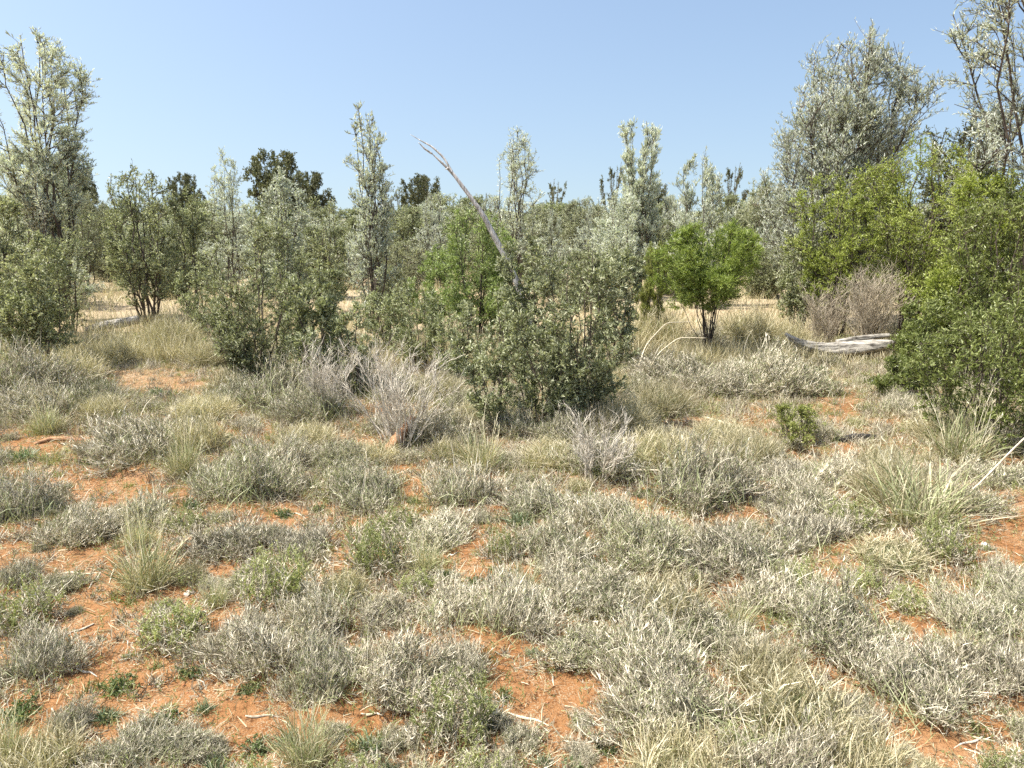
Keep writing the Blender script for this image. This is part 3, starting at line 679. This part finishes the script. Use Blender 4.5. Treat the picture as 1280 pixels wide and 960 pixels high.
# ------------------------------------------------------------------ far scrub and trees
FAR = []
def far_proto(seed, H, R, prof, mat, leaf, **k):
    return plant(seed, H, R, prof=prof, leaf=leaf, mats=(mat, 'bark'), rad=k.pop('rad', .05), **k), H
FP = {
 'round': far_proto(301, 5.0, 2.4, 'ball', 'darkleaf', (.15, .07), nst=26, n2=15, n3=8, nl=9, gap=-.8, l2=.34, hmin=.5, rough=.14, up=.0, leafup=.0),
 'gum':   far_proto(302, 6.0, 2.6, 'ball', 'darkleaf', (.16, .07), nst=14, n2=13, n3=8, nl=10, hmin=.5, l2=.30, rough=.2, up=.0, leafup=.0, gap=-.15, gapf=5, rad=.09),
 'olive': far_proto(303, 3.0, 1.9, 'dome', 'olive', (.11, .03), up=.1, rough=.22, nst=18, n2=15, n3=8, nl=9, gap=-.7, hmin=.25, t0=.05),
 'grey':  far_proto(304, 2.8, 1.6, 'dome', 'silver', (.10, .025), nst=12, n2=13, n3=8, nl=9, gap=-.7, hmin=.25, t0=.05),
 'wisp':  far_proto(305, 3.0, 1.1, 'tall', 'silver', (.10, .022), nst=9, n2=12, n3=8, nl=8, gap=-.4, up=.8),
 'dull':  far_proto(306, 2.6, 1.7, 'dome', 'greyleaf', (.10, .03), up=.1, rough=.22, nst=18, n2=15, n3=8, nl=9, gap=-.7, hmin=.25, t0=.05),
}
FD = {'round': ('dark_tree', 'dark rounded tree on the skyline', 'tree'), 'gum': ('distant_tree', 'dark clumpy gum-like tree on the skyline', 'tree'),
      'olive': ('olive_shrub', 'distant rounded olive shrub', 'shrub'), 'grey': ('silver_shrub', 'distant pale grey shrub', 'shrub'),
      'wisp': ('silver_shrub', 'distant wispy silver sapling', 'shrub'), 'dull': ('distant_shrub', 'distant dull grey-green shrub', 'shrub')}
LAND2 = [('the leaning dead trunk', 572), ('the tall silver tree at the left', 52), ('the vase-shaped shrub', 177), ('the slim upright silver tree', 461),
         ('the airy silver tree', 645), ('the brush-topped silver tree', 806), ('the whitish silver shrub', 872), ('the big silver tree on the right', 1055),
         ('the wispy silver shrub at upper left', 284), ('the bright bushes on the right', 1160)]
def far(kind, px, Y, ytop, ww=None, sub=''):
    me, H = FP[kind]
    if kind in ('olive', 'grey', 'dull'): ytop += 9
    h = top_h(Y, ytop); s = h/H
    name, desc, cat = FD[kind]
    sx = s if ww is None else (1.3 if kind in ('olive', 'grey', 'dull') else 1.0)*ww*mpp(Y)/2/({'round': 2.4, 'gum': 2.6, 'olive': 1.9, 'grey': 1.6, 'wisp': 1.1, 'dull': 1.7}[kind])
    r = place_plant(me, px, Y, name, None, None, scale=(sx, sx, s), rz=float(rng.uniform(0, 6.28)), part=('trunk', 'crown'), zc=h*.7)
    b = sorted(LAND2, key=lambda l: abs(l[1]-px))[0]
    dx = px-b[1]
    rel = 'behind' if abs(dx) < 14 else (('just ' if abs(dx) < 40 else '')+('left of' if dx < 0 else 'right of'))
    ITEMS2.append((r, desc+' '+rel+' '+b[0], cat, px, Y))
ITEMS2 = []
for a in [('round', 345, 42, 188, 90), ('round', 385, 46, 214, 70), ('round', 88, 40, 196, 74), ('round', 232, 60, 216, 46), ('gum', 215, 66, 222, 30),
          ('round', 528, 44, 218, 66), ('gum', 695, 70, 222, 44), ('gum', 768, 62, 202, 46), ('gum', 915, 62, 202, 50), ('round', 815, 60, 228, 60),
          ('gum', 500, 75, 236, 34), ('gum', 1015, 70, 226, 40)]: far(*a)
for a in [('olive', 560, 30, 232, 80), ('dull', 510, 24, 248, 70), ('dull', 590, 32, 236, 80), ('olive', 478, 30, 250, 60), ('dull', 700, 34, 244, 90), ('olive', 728, 28, 240, 70),
          ('grey', 745, 30, 236, 66), ('olive', 680, 26, 252, 60), ('dull', 905, 34, 232, 70), ('olive', 960, 30, 222, 70), ('dull', 1000, 32, 236, 70),
          ('grey', 840, 28, 232, 60), ('dull', 440, 30, 250, 80), ('olive', 395, 30, 250, 70), ('dull', 255, 34, 240, 80), ('olive', 300, 28, 252, 70),
          ('dull', 200, 30, 246, 70), ('olive', 150, 32, 238, 60), ('dull', 60, 30, 244, 80), ('olive', 8, 26, 232, 80), ('grey', 330, 26, 262, 60), ('dull', 130, 24, 256, 70),
          ('wisp', 612, 24, 240, 40), ('wisp', 540, 22, 236, 44), ('grey', 880, 26, 246, 60), ('dull', 790, 26, 254, 70), ('dull', 1100, 26, 236, 90), ('olive', 1180, 30, 232, 80),
          ('dull', 1260, 26, 236, 90), ('grey', 210, 22, 262, 60), ('grey', 415, 24, 258, 60), ('dull', 640, 45, 254, 70), ('olive', 610, 50, 256, 60), ('dull', 760, 50, 256, 80), ('dull', 860, 55, 254, 80),
          ('dull', 480, 55, 256, 70), ('dull', 370, 55, 254, 70), ('olive', 950, 55, 252, 70), ('dull', 1050, 50, 250, 80), ('dull', 20, 50, 250, 80), ('dull', 110, 55, 252, 70), ('dull', 1150, 55, 250, 80), ('olive', 1220, 50, 250, 80),
          ('wisp', 690, 20, 256, 34), ('wisp', 735, 21, 262, 30), ('grey', 958, 18, 262, 46), ('wisp', 1310, 20, 150, 70), ('olive', -30, 22, 236, 70)]: far(*a)
for a in [('dull', 215, 15.5, 300, 60), ('grey', 262, 17, 286, 70), ('olive', 130, 20, 276, 70), ('dull', 160, 19, 270, 60), ('dull', 20, 16, 280, 90), ('grey', 75, 14, 300, 80),
          ('dull', 395, 16, 272, 70), ('grey', 440, 18, 280, 60), ('olive', 500, 15, 290, 76), ('dull', 488, 12.5, 320, 60), ('grey', 545, 19, 268, 70), ('dull', 610, 18, 268, 70),
          ('grey', 690, 17, 282, 60), ('olive', 660, 20, 270, 80), ('dull', 725, 14, 300, 60), ('grey', 735, 19, 270, 70), ('dull', 850, 17, 270, 70), ('grey', 905, 18, 268, 70),
          ('dull', 960, 16, 300, 60), ('grey', 985, 19, 268, 70), ('olive', 920, 22, 262, 70), ('dull', 1020, 14.5, 290, 80), ('olive', 1100, 16, 270, 90), ('dull', 1180, 14, 280, 90),
          ('grey', 1270, 15, 260, 90), ('dull', 340, 19, 268, 70), ('olive', 290, 22, 262, 70), ('dull', 240, 21, 258, 70), ('grey', 180, 23, 256, 60), ('dull', 580, 24, 254, 70),
          ('dull', 630, 26, 262, 60), ('grey', 780, 22, 262, 80), ('dull', 820, 21, 264, 70), ('dull', 450, 22, 262, 60), ('dull', 520, 27, 252, 70), ('olive', 400, 35, 248, 70)]: far(*a)

for q in range(34):
    Yq = rng.uniform(24, 44); far(['dull', 'olive', 'grey'][q % 3], -10+q*39.5+rng.uniform(-12, 12), Yq, rng.uniform(240, 256), rng.uniform(80, 120))

# ------------------------------------------------------------------ dead wood, sticks, stones
def tube_obj(pts, rads, sides=10, seed=0, rough=.12, flute=0):
    rng = np.random.default_rng(seed); pts = np.asarray(pts, float); k = len(pts)
    # resample
    n = 26; t = np.linspace(0, k-1, n); P = np.stack([np.interp(t, range(k), pts[:, i]) for i in range(3)], 1)
    for _ in range(3): P[1:-1] = (P[:-2]+2*P[1:-1]+P[2:])/4
    r = np.interp(t, range(k), rads)
    mb = MB(); mb.tubes(P[None], r[None], sides)
    V = mb.v[0].reshape(n, sides, 3).astype(float)
    cen = P[:, None]; th = np.arange(sides)*2*PI/sides
    f = 1+rough*np.sin(th[None]*3+t[:, None]*1.3+seed)+rough*.7*rng.normal(size=(n, sides))*.6
    if flute: f = f+flute*np.sin(th[None]*5+.4*np.sin(t[:, None]))
    V = cen+(V-cen)*f[..., None]
    m2 = MB(); m2.add(V.reshape(-1, 3), mb.f[0], .5)
    # ends
    for e in (0, n-1):
        c = P[e]; d = norm((P[e]-P[1 if e == 0 else n-2])[None])[0]
        ring = V[e]; cc = c+d*r[e]*.2
        VV = np.concatenate([ring, cc[None]]); F = [(i, (i+1) % sides, sides) for i in range(sides)]
        if e == 0: F = [(b, a, c_) for a, b, c_ in F]
        m2.add(VV, np.array(F), .5)
    return m2

def weld(me):
    import bmesh
    bm = bmesh.new(); bm.from_mesh(me); bmesh.ops.remove_doubles(bm, verts=bm.verts, dist=1e-5); bmesh.ops.recalc_face_normals(bm, faces=bm.faces); bm.to_mesh(me); bm.free(); return me

def local(origin, pts): return np.asarray(pts, float)-np.asarray(origin, float)

# the forked grey log
x, Y = ground(1045, 448); Y0 = Y; g = float(gz(x, Y))
def LP(px, py, dy=0.0): return at(px, py, Y0+dy)
org = np.array([x, Y, g])
root = bpy.data.objects.new('fallen_log', None); COL.objects.link(root); root.location = org
tag(root, 'fallen forked grey weathered log lying in front of the brown dead bushes', 'log')
mb = tube_obj(local(org, [LP(982, 417), LP(997, 428), LP(1020, 435), LP(1045, 437, -.02), LP(1070, 436, -.04), LP(1092, 433, -.02), LP(1112, 430)]), [.016, .045, .066, .082, .085, .074, .055], 20, 2, .10, .12)
link('log_trunk', weld(mb.mesh('log_trunk', M['deadwood'], True)), root)
mb = tube_obj(local(org, [LP(1046, 428, .10), LP(1068, 424, .12), LP(1090, 421, .14), LP(1112, 419, .16)]), [.034, .036, .030, .022], 12, 3, .08, .1)
link('log_branch', weld(mb.mesh('log_branch', M['deadwood'], True)), root)
mb = tube_obj(local(org, [LP(1085, 440, -.05), LP(1096, 434, -.02), LP(1118, 427, .05)]), [.035, .04, .022], 10, 4, .1, .1)
link('broken_stub', weld(mb.mesh('broken_stub', M['deadwood'], True)), root)

# the small pale log at the left
x, Y = ground(140, 416); org = np.array([x, Y, float(gz(x, Y))])
mb = tube_obj(local(org, [at(108, 412, Y), at(130, 407, Y), at(150, 404, Y), at(172, 399, Y)]), [.04, .065, .065, .055], 12, 5, .08, .08)
o = link('fallen_log', weld(mb.mesh('fallen_log', M['deadwood'], True))); o.location = org
tag(o, 'short pale fallen log under the vase-shaped shrub at the left', 'log')

# the leaning dead trunk against the sky
Yd = 9.2
x = (676-W0/2)/FPX*(Yd*math.cos(PITCH)+CAM_H*math.sin(PITCH)); org = np.array([x, Yd, float(gz(x, Yd))])
def D(px, py, dy=0): return at(px, py, Yd+dy)
root = bpy.data.objects.new('dead_tree', None); COL.objects.link(root); root.location = org
tag(root, 'leaning bleached dead trunk rising against the sky above the fresh green shrub', 'dead tree')
mb = tube_obj(local(org, [org+[0, 0, -.05], D(646, 345), D(616, 292), D(604, 268), D(591, 250), D(578, 233), D(566, 216), D(552, 203), D(538, 190)]), [.036, .034, .030, .026, .023, .021, .016, .011, .004], 12, 7, .12, .14)
link('trunk', weld(mb.mesh('trunk', M['deadtrunk'], True)), root)
mb = tube_obj(local(org, [D(566, 216, .02), D(555, 197, .05), D(540, 183, .06), D(526, 176, .06), D(513, 168, .06)]), [.013, .012, .010, .006, .002], 8, 8, .1)
link('branch', weld(mb.mesh('branch', M['deadtrunk'], True)), root)
mb = tube_obj(local(org, [D(540, 192, 0), D(531, 186, -.02), D(523, 178, -.03)]), [.012, .010, .003], 8, 9, .1)
link('branch', weld(mb.mesh('branch', M['deadtrunk'], True)), root)
mb = tube_obj(local(org, [D(564, 216, -.02), D(560, 210, -.06), D(556, 212, -.1)]), [.012, .009, .003], 7, 10, .1)
link('branch', weld(mb.mesh('branch', M['deadtrunk'], True)), root)

def stick(name, label, pts, rads, mat, cat='stick', seed=1, lift=.5, sides=8):
    """a stick lying on the ground through these pixels"""
    P = []
    for i, q in enumerate(pts):
        gx, gy = ground(q[0], q[1]); h = q[2] if len(q) > 2 else 0
        P.append([gx, gy, float(gz(gx, gy))+rads[min(i, len(rads)-1)]*lift+h])
    P = np.array(P); org = P[len(P)//2].copy(); org[2] = float(gz(org[0], org[1]))
    rr = np.interp(np.linspace(0, 1, len(P)), np.linspace(0, 1, len(rads)), rads)
    mb = tube_obj(P-org, rr, sides, seed, .12)
    o = link(name, weld(mb.mesh(name, M[mat], True))); o.location = org; tag(o, label, cat); return o
stick('fallen_stick', 'pale yellow stick lying on red soil left of the central grey tussocks', [(600, 622), (618, 624), (638, 622), (655, 616)], [.006, .011, .010, .005], 'stickwood', seed=11)
stick('fallen_stick', 'thin curved pale stick on red soil in front of the round green bush', [(880, 522), (900, 528), (922, 535), (945, 540)], [.008, .012, .012, .006], 'stickwood', seed=12)
stick('fallen_branch', 'orange-brown fallen branch slanting down beside the tall pale grass clump', [(1052, 594, .06), (1075, 612, .05), (1095, 630, .03), (1118, 650, .01)], [.010, .018, .022, .016], 'brownwood', 'branch', 13)
stick('wood_piece', 'short reddish dead wood piece on bare soil at the left', [(44, 556), (64, 551), (84, 551), (104, 552)], [.012, .022, .024, .012], 'brownwood', 'wood piece', 14)
stick('wood_piece', 'brown broken wood piece inside the bare twiggy bush', [(478, 576), (496, 562, .05), (516, 546, .12)], [.03, .04, .035], 'brownwood', 'wood piece', 15)
stick('charred_log', 'dark charred log end in front of the low green bush on the right', [(1050, 552), (1066, 550), (1084, 550), (1096, 548)], [.02, .035, .03, .015], 'char', 'log', 16)
stick('bark_piece', 'flat weathered bark piece at the foot of the grey tussocks, left of centre', [(362, 578), (378, 576), (396, 576), (414, 580)], [.01, .022, .020, .010], 'deadwood', 'bark', 17)
stick('charred_stub', 'small broken stub, black at one end, on soil at the left', [(216, 694, .01), (228, 690, .02), (246, 686, .01), (262, 684)], [.020, .020, .016, .008], 'brownwood', 'stub', 18)
stick('fallen_stick', 'short pale stick in front of the small red patch right of centre', [(900, 622), (915, 622), (934, 620), (950, 622)], [.006, .010, .010, .005], 'brownwood', seed=20)
stick('dry_stalk', 'long straight pale stalk slanting up toward the right edge', [(1180, 648, .02), (1215, 640, .14), (1262, 625, .33), (1300, 612, .47)], [.006, .005, .005, .003], 'stickwood', 'stalk', 21, sides=6)
stick('dry_stalk', 'arching pale stalk above dry grass left of the round green bush', [(795, 470, .03), (806, 466, .30), (830, 462, .52), (862, 458, .50)], [.007, .006, .005, .003], 'stickwood', 'stalk', 22, sides=6)
stick('dry_stalk', 'lower arching pale stalk below the other, left of the round green bush', [(806, 476, .03), (822, 470, .24), (846, 466, .38), (880, 464, .36)], [.006, .006, .005, .003], 'stickwood', 'stalk', 23, sides=6)
stick('fallen_stick', 'grey stick lying across the grass right behind the central tussocks', [(768, 604, .06), (790, 602, .07), (824, 600, .06)], [.006, .008, .005], 'stickwood', seed=24)

def rock(name, label, px, py, size, mat, seed):
    import bmesh
    rg = random.Random(seed); bm = bmesh.new(); bmesh.ops.create_icosphere(bm, subdivisions=3, radius=1)
    for v in bm.verts:
        n = v.co.copy(); k = 1+.18*math.sin(3*n.x+seed)+.15*math.sin(4*n.y+2*n.z)+rg.uniform(-.05, .05)
        v.co = (n.x*k*size[0], n.y*k*size[1], max(n.z, -.4)*k*size[2])
    me = bpy.data.meshes.new(name); bm.to_mesh(me); bm.free(); me.materials.append(M[mat])
    x, Y = ground(px, py); o = link(name, me); o.location = (x, Y, float(gz(x, Y))+size[2]*.25); o.rotation_euler = (0, 0, seed)
    tag(o, label, 'stone')
for q in range(26):
    for _ in range(60):
        px, py = rng.uniform(20, 1260), rng.uniform(520, 950)
        if bareness(np.array(px), np.array(py)) > .3: break
    a = rng.uniform(0, PI); L = rng.uniform(14, 46)*(.5+py/900)
    dx, dy = math.cos(a)*L/2, math.sin(a)*L/5
    nm = stick('fallen_twig', None, [(px-dx, py-dy), (px-dx*.3+rng.uniform(-3, 3), py-dy*.3+2), (px+dx*.4, py+dy*.4-2), (px+dx, py+dy)], [.0025, .0045, .0035, .0015], ['palebark', 'stickwood', 'brownbark'][q % 3], seed=40+q, lift=1.0, sides=6)
    ITEMS.append((nm, ['grey', 'pale', 'brown'][q % 3]+' fallen twig on bare soil', 'twig', 'twigs fallen on the red soil', px, py, 20))
rock('stone', 'small white stone on the red patch near the right edge', 1231, 684, (.028, .018, .016), 'stone', 1)
rock('stone', 'flat pale stone on red soil near the lime-green shoots at the left', 236, 742, (.03, .02, .008), 'dullstone', 2)
rock('charred_lump', 'left one of two small black charred lumps on the upper left red patch', 200, 497, (.035, .03, .03), 'char', 3)
rock('charred_lump', 'right one of two small black charred lumps on the upper left red patch', 212, 495, (.03, .028, .04), 'char', 5)

# ------------------------------------------------------------------ ground cover nobody could count
def cover():
    rg = np.random.default_rng(5)
    # standing and lying dry blades, near
    n = 300000
    Yv = np.sqrt(rg.uniform(1.5**2, 10.5**2, n)); X = rg.uniform(-.80, .80, n)*(Yv+.8)
    px, py = project(X, Yv, gz(X, Yv))
    b = bareness(px, py)
    cl = .5+.5*np.sin(X*5.1+1.3*np.sin(Yv*3.7))*np.sin(Yv*4.3+1.1*np.sin(X*2.9))
    keep = rg.uniform(0, 1, n) < (1-b*.50)*(.45+.55*cl)
    X, Yv, b = X[keep], Yv[keep], b[keep]; n = len(X)
    p = np.stack([X, Yv, gz(X, Yv)], 1)
    lying = rg.uniform(0, 1, n) < .60
    a = rg.uniform(0, 2*PI, n)
    el = np.where(lying, rg.uniform(0, .22, n), rg.uniform(.5, 1.5, n))
    d = np.stack([np.cos(a)*np.cos(el), np.sin(a)*np.cos(el), np.sin(el)], 1)
    L = np.where(lying, rg.uniform(.02, .09, n), rg.uniform(.03, .11, n)*(1-.4*b))
    p[:, 2] += .003
    m = p+d*L[:, None]*.5+rg.normal(size=(n, 3))*L[:, None]*.05; m[:, 2] = np.maximum(m[:, 2], p[:, 2]+.002)
    e = p+d*L[:, None]; e[:, 2] -= L*.1; e[:, 2] = np.maximum(e[:, 2], p[:, 2]+.002)
    P = np.stack([p, m, e], 1)
    sel = rg.uniform(0, 1, n)
    mb = MB(); w = rg.uniform(.0018, .0036, n); mb.ribbons(P[sel < .78], w[sel < .78], rg, rg.beta(1.8, 1.8, (sel < .78).sum()))
    o = link('dry_grass', mb.mesh('dry_grass', M['straw'])); tag(o, 'thin dry grass and litter scattered over the red soil', 'grass', kind='stuff')
    mb = MB(); q = (sel >= .78) & ~lying; mb.ribbons(P[q], w[q]*1.1, rg, rg.beta(2, 2, q.sum()))
    # tiny dry tufts a few centimetres high, everywhere between the plants
    N = 11000; Ys = np.sqrt(rg.uniform(1.6**2, 10**2, N)); Xs = rg.uniform(-.76, .76, N)*(Ys+.6)
    bx, by_ = project(Xs, Ys, gz(Xs, Ys)); kk = rg.uniform(0, 1, N) < 1-bareness(bx, by_)*.80
    Xs, Ys = Xs[kk], Ys[kk]; N = len(Xs); m_ = 34; J = np.repeat(np.arange(N), m_)
    sz = rg.uniform(.025, .085, N)*np.clip(Ys/4, .8, 1.5)
    a = rg.uniform(0, 2*PI, len(J)); el = rg.uniform(.1, 1.45, len(J)); L = sz[J]*rg.uniform(.4, 1.2, len(J))
    c = np.stack([Xs[J], Ys[J], gz(Xs[J], Ys[J])], 1); c[:, :2] += rg.normal(size=(len(J), 2))*sz[J][:, None]*.35
    d = np.stack([np.cos(a)*np.cos(el), np.sin(a)*np.cos(el), np.sin(el)], 1)
    e = c+d*L[:, None]; q_ = (c+e)/2+rg.normal(size=c.shape)*L[:, None]*.12; q_[:, 2] = np.maximum(q_[:, 2], gz(q_[:, 0], q_[:, 1])+.003); e[:, 2] = np.maximum(e[:, 2], gz(e[:, 0], e[:, 1])+.003)
    P = np.stack([c, q_, e], 1); tone = rg.uniform(0, 1, N)[J]
    mt = MB(); g_ = (rg.uniform(0, 1, N) < .22)[J]
    wv = rg.uniform(.002, .0042, len(J))
    mt.ribbons(P[~g_], wv[~g_], rg, np.clip(.35*tone+.65*rg.beta(1.6, 1.8, len(J)), 0, 1)[~g_])
    o = link('dry_grass', mt.mesh('dry_tufts', M['twig'])); tag(o, 'tiny dry grey tufts and twigs between the plants', 'grass', kind='stuff')
    mb.ribbons(P[g_], wv[g_], rg, tone[g_])
    # little green seedlings
    N = 3600; Ys = np.sqrt(rg.uniform(1.6**2, 7**2, N)); Xs = rg.uniform(-.75, .75, N)*(Ys+.5)
    J = np.repeat(np.arange(N), 14); c = np.stack([Xs, Ys, gz(Xs, Ys)], 1)[J]; u = rg.uniform(0, 1, (len(J), 1))
    hh = rg.uniform(.02, .11, N)[J][:, None]
    c = c+np.array([0, 0, 1])*u*hh+rg.normal(size=c.shape)*.006; c[:, 2] = np.maximum(c[:, 2], gz(c[:, 0], c[:, 1])+.003)
    dd = norm(rg.normal(size=c.shape)+np.array([0, 0, .8]))
    mb.leaves(c, dd, rg.uniform(.008, .018, len(c)), rg.uniform(.003, .006, len(c)), rg, rg.beta(2, 2, len(c)))
    o = link('green_sprouts', mb.mesh('green_sprouts', M['lime'])); tag(o, 'small yellow-green sprouts among the dry grass', 'ground cover', kind='stuff')
    # farther dry grass
    n = 230000
    Yv = 8.5+72*rg.uniform(0, 1, n)**2.1; X = rg.uniform(-.78, .78, n)*(Yv+.8)
    cl = .5+.5*np.sin(X*1.9+1.3*np.sin(Yv*1.1))*np.sin(Yv*1.3+1.1*np.sin(X*.9))
    keep = rg.uniform(0, 1, n) < .25+.75*cl; X, Yv, cl = X[keep], Yv[keep], cl[keep]; n = len(X)
    p = np.stack([X, Yv, gz(X, Yv)-.01], 1); a = rg.uniform(0, 2*PI, n); el = rg.uniform(.7, 1.5, n)
    d = np.stack([np.cos(a)*np.cos(el), np.sin(a)*np.cos(el), np.sin(el)], 1); L = rg.uniform(.10, .36, n)*(.5+.7*cl)
    e = p+d*L[:, None]; m = (p+e)/2+rg.normal(size=(n, 3))*.012
    mb = MB(); mb.ribbons(np.stack([p, m, e], 1), np.clip(Yv*.00045, .004, .02)*rg.uniform(.7, 1.3, n), rg, rg.beta(2, 2, n))
    o = link('dry_grass', mb.mesh('dry_grass_far', M['straw'])); tag(o, 'pale dry grass covering the ground between the distant shrubs', 'grass', kind='stuff')
    # soil crumbs
    N = 20000; Ys = np.sqrt(rg.uniform(1.5**2, 7**2, N)); Xs = rg.uniform(-.78, .78, N)*(Ys+.6)
    s = rg.uniform(.0012, .0055, N)*rg.uniform(.5, 1.3, N)*np.where(rg.uniform(0, 1, N) < .04, 2.2, 1)
    oc = np.array([[1, 0, 0], [0, 1, 0], [-1, 0, 0], [0, -1, 0], [0, 0, .8], [0, 0, -.6]], float)
    V = np.stack([Xs, Ys, gz(Xs, Ys)+s*.3], 1)[:, None]+oc[None]*s[:, None, None]*rg.uniform(.6, 1.3, (N, 6, 1))
    F = np.array([[0, 1, 4], [1, 2, 4], [2, 3, 4], [3, 0, 4], [1, 0, 5], [2, 1, 5], [3, 2, 5], [0, 3, 5]])
    F = (np.arange(N)[:, None, None]*6+F[None]).reshape(-1, 3)
    mb = MB(); mb.add(V.reshape(-1, 3), F, np.repeat(rg.uniform(0, 1, N), 6))
    cm = leaf_mat('soil_crumbs', [(0, (.10, .05, .03)), (.5, (.36, .16, .08)), (1, (.52, .30, .18))], rough=.95, spec=.1, trans=0)
    o = link('soil_crumbs', mb.mesh('soil_crumbs', cm)); tag(o, 'small red soil crumbs and grit on the bare ground', 'gravel', kind='stuff')
cover()
finish_labels()
by = {}
for it in ITEMS2: by.setdefault(it[1], []).append(it)
for lab, its in by.items():
    its.sort(key=lambda i: i[4]); n = len(its)
    for j, it in enumerate(its):
        l = lab if n == 1 else ((['nearest', 'second nearest', 'third nearest', 'fourth nearest', 'fifth nearest'][min(j, 4)] if j < n-1 else 'farthest')+' '+lab)
        tag(it[0], ' '.join(l.split()[:16]), it[2], 'trees and shrubs along the skyline')

# ------------------------------------------------------------------ light, sky, camera
SUN_EL, SUN_AZ = 61, -98          # azimuth measured from straight ahead (+Y) toward +X
w = bpy.data.worlds.new('World'); C.world = w; w.use_nodes = True
nt = w.node_tree; nt.nodes.clear()
sky = nt.nodes.new('ShaderNodeTexSky'); sky.sky_type = 'NISHITA'; sky.sun_disc = False
sky.sun_elevation = math.radians(SUN_EL); sky.sun_rotation = math.radians(SUN_AZ)
sky.altitude = 100; sky.air_density = 1.3; sky.dust_density = 3.0; sky.ozone_density = 1.0
bg = nt.nodes.new('ShaderNodeBackground'); bg.inputs[1].default_value = .105
wo = nt.nodes.new('ShaderNodeOutputWorld'); 
tcw = nt.nodes.new('ShaderNodeTexCoord'); va = nt.nodes.new('ShaderNodeVectorMath'); va.operation = 'ADD'; va.inputs[1].default_value = (0, 0, .14)
vn = nt.nodes.new('ShaderNodeVectorMath'); vn.operation = 'NORMALIZE'
nt.links.new(tcw.outputs['Generated'], va.inputs[0]); nt.links.new(va.outputs[0], vn.inputs[0]); nt.links.new(vn.outputs[0], sky.inputs[0])
nt.links.new(sky.outputs[0], bg.inputs[0]); nt.links.new(bg.outputs[0], wo.inputs[0])
sl = bpy.data.lights.new('sun', 'SUN'); sl.energy = 4.7; sl.angle = math.radians(.5); sl.color = (1, .955, .88)
so = bpy.data.objects.new('sun', sl); COL.objects.link(so)
az, el = math.radians(SUN_AZ), math.radians(SUN_EL)
from mathutils import Vector
dv = Vector((math.sin(az)*math.cos(el), math.cos(az)*math.cos(el), math.sin(el)))
so.rotation_euler = dv.to_track_quat('Z', 'Y').to_euler(); so.location = (0, 0, 30)

cd = bpy.data.cameras.new('camera'); cam = bpy.data.objects.new('camera', cd); COL.objects.link(cam)
cam.location = (0, 0, CAM_H); cam.rotation_euler = (PI/2-PITCH, 0, 0)
cd.sensor_width = 36; cd.lens = 36*FPX/W0; cd.clip_start = .05; cd.clip_end = 5000
C.camera = cam
C.view_settings.view_transform = 'Standard'; C.view_settings.look = 'None'
C.view_settings.gamma = 1; C.view_settings.exposure = 1.04; C.view_settings.use_curve_mapping = False
C.cycles.max_bounces = 6; C.cycles.diffuse_bounces = 3; C.cycles.transmission_bounces = 3; C.cycles.glossy_bounces = 2
C.cycles.use_denoising = False
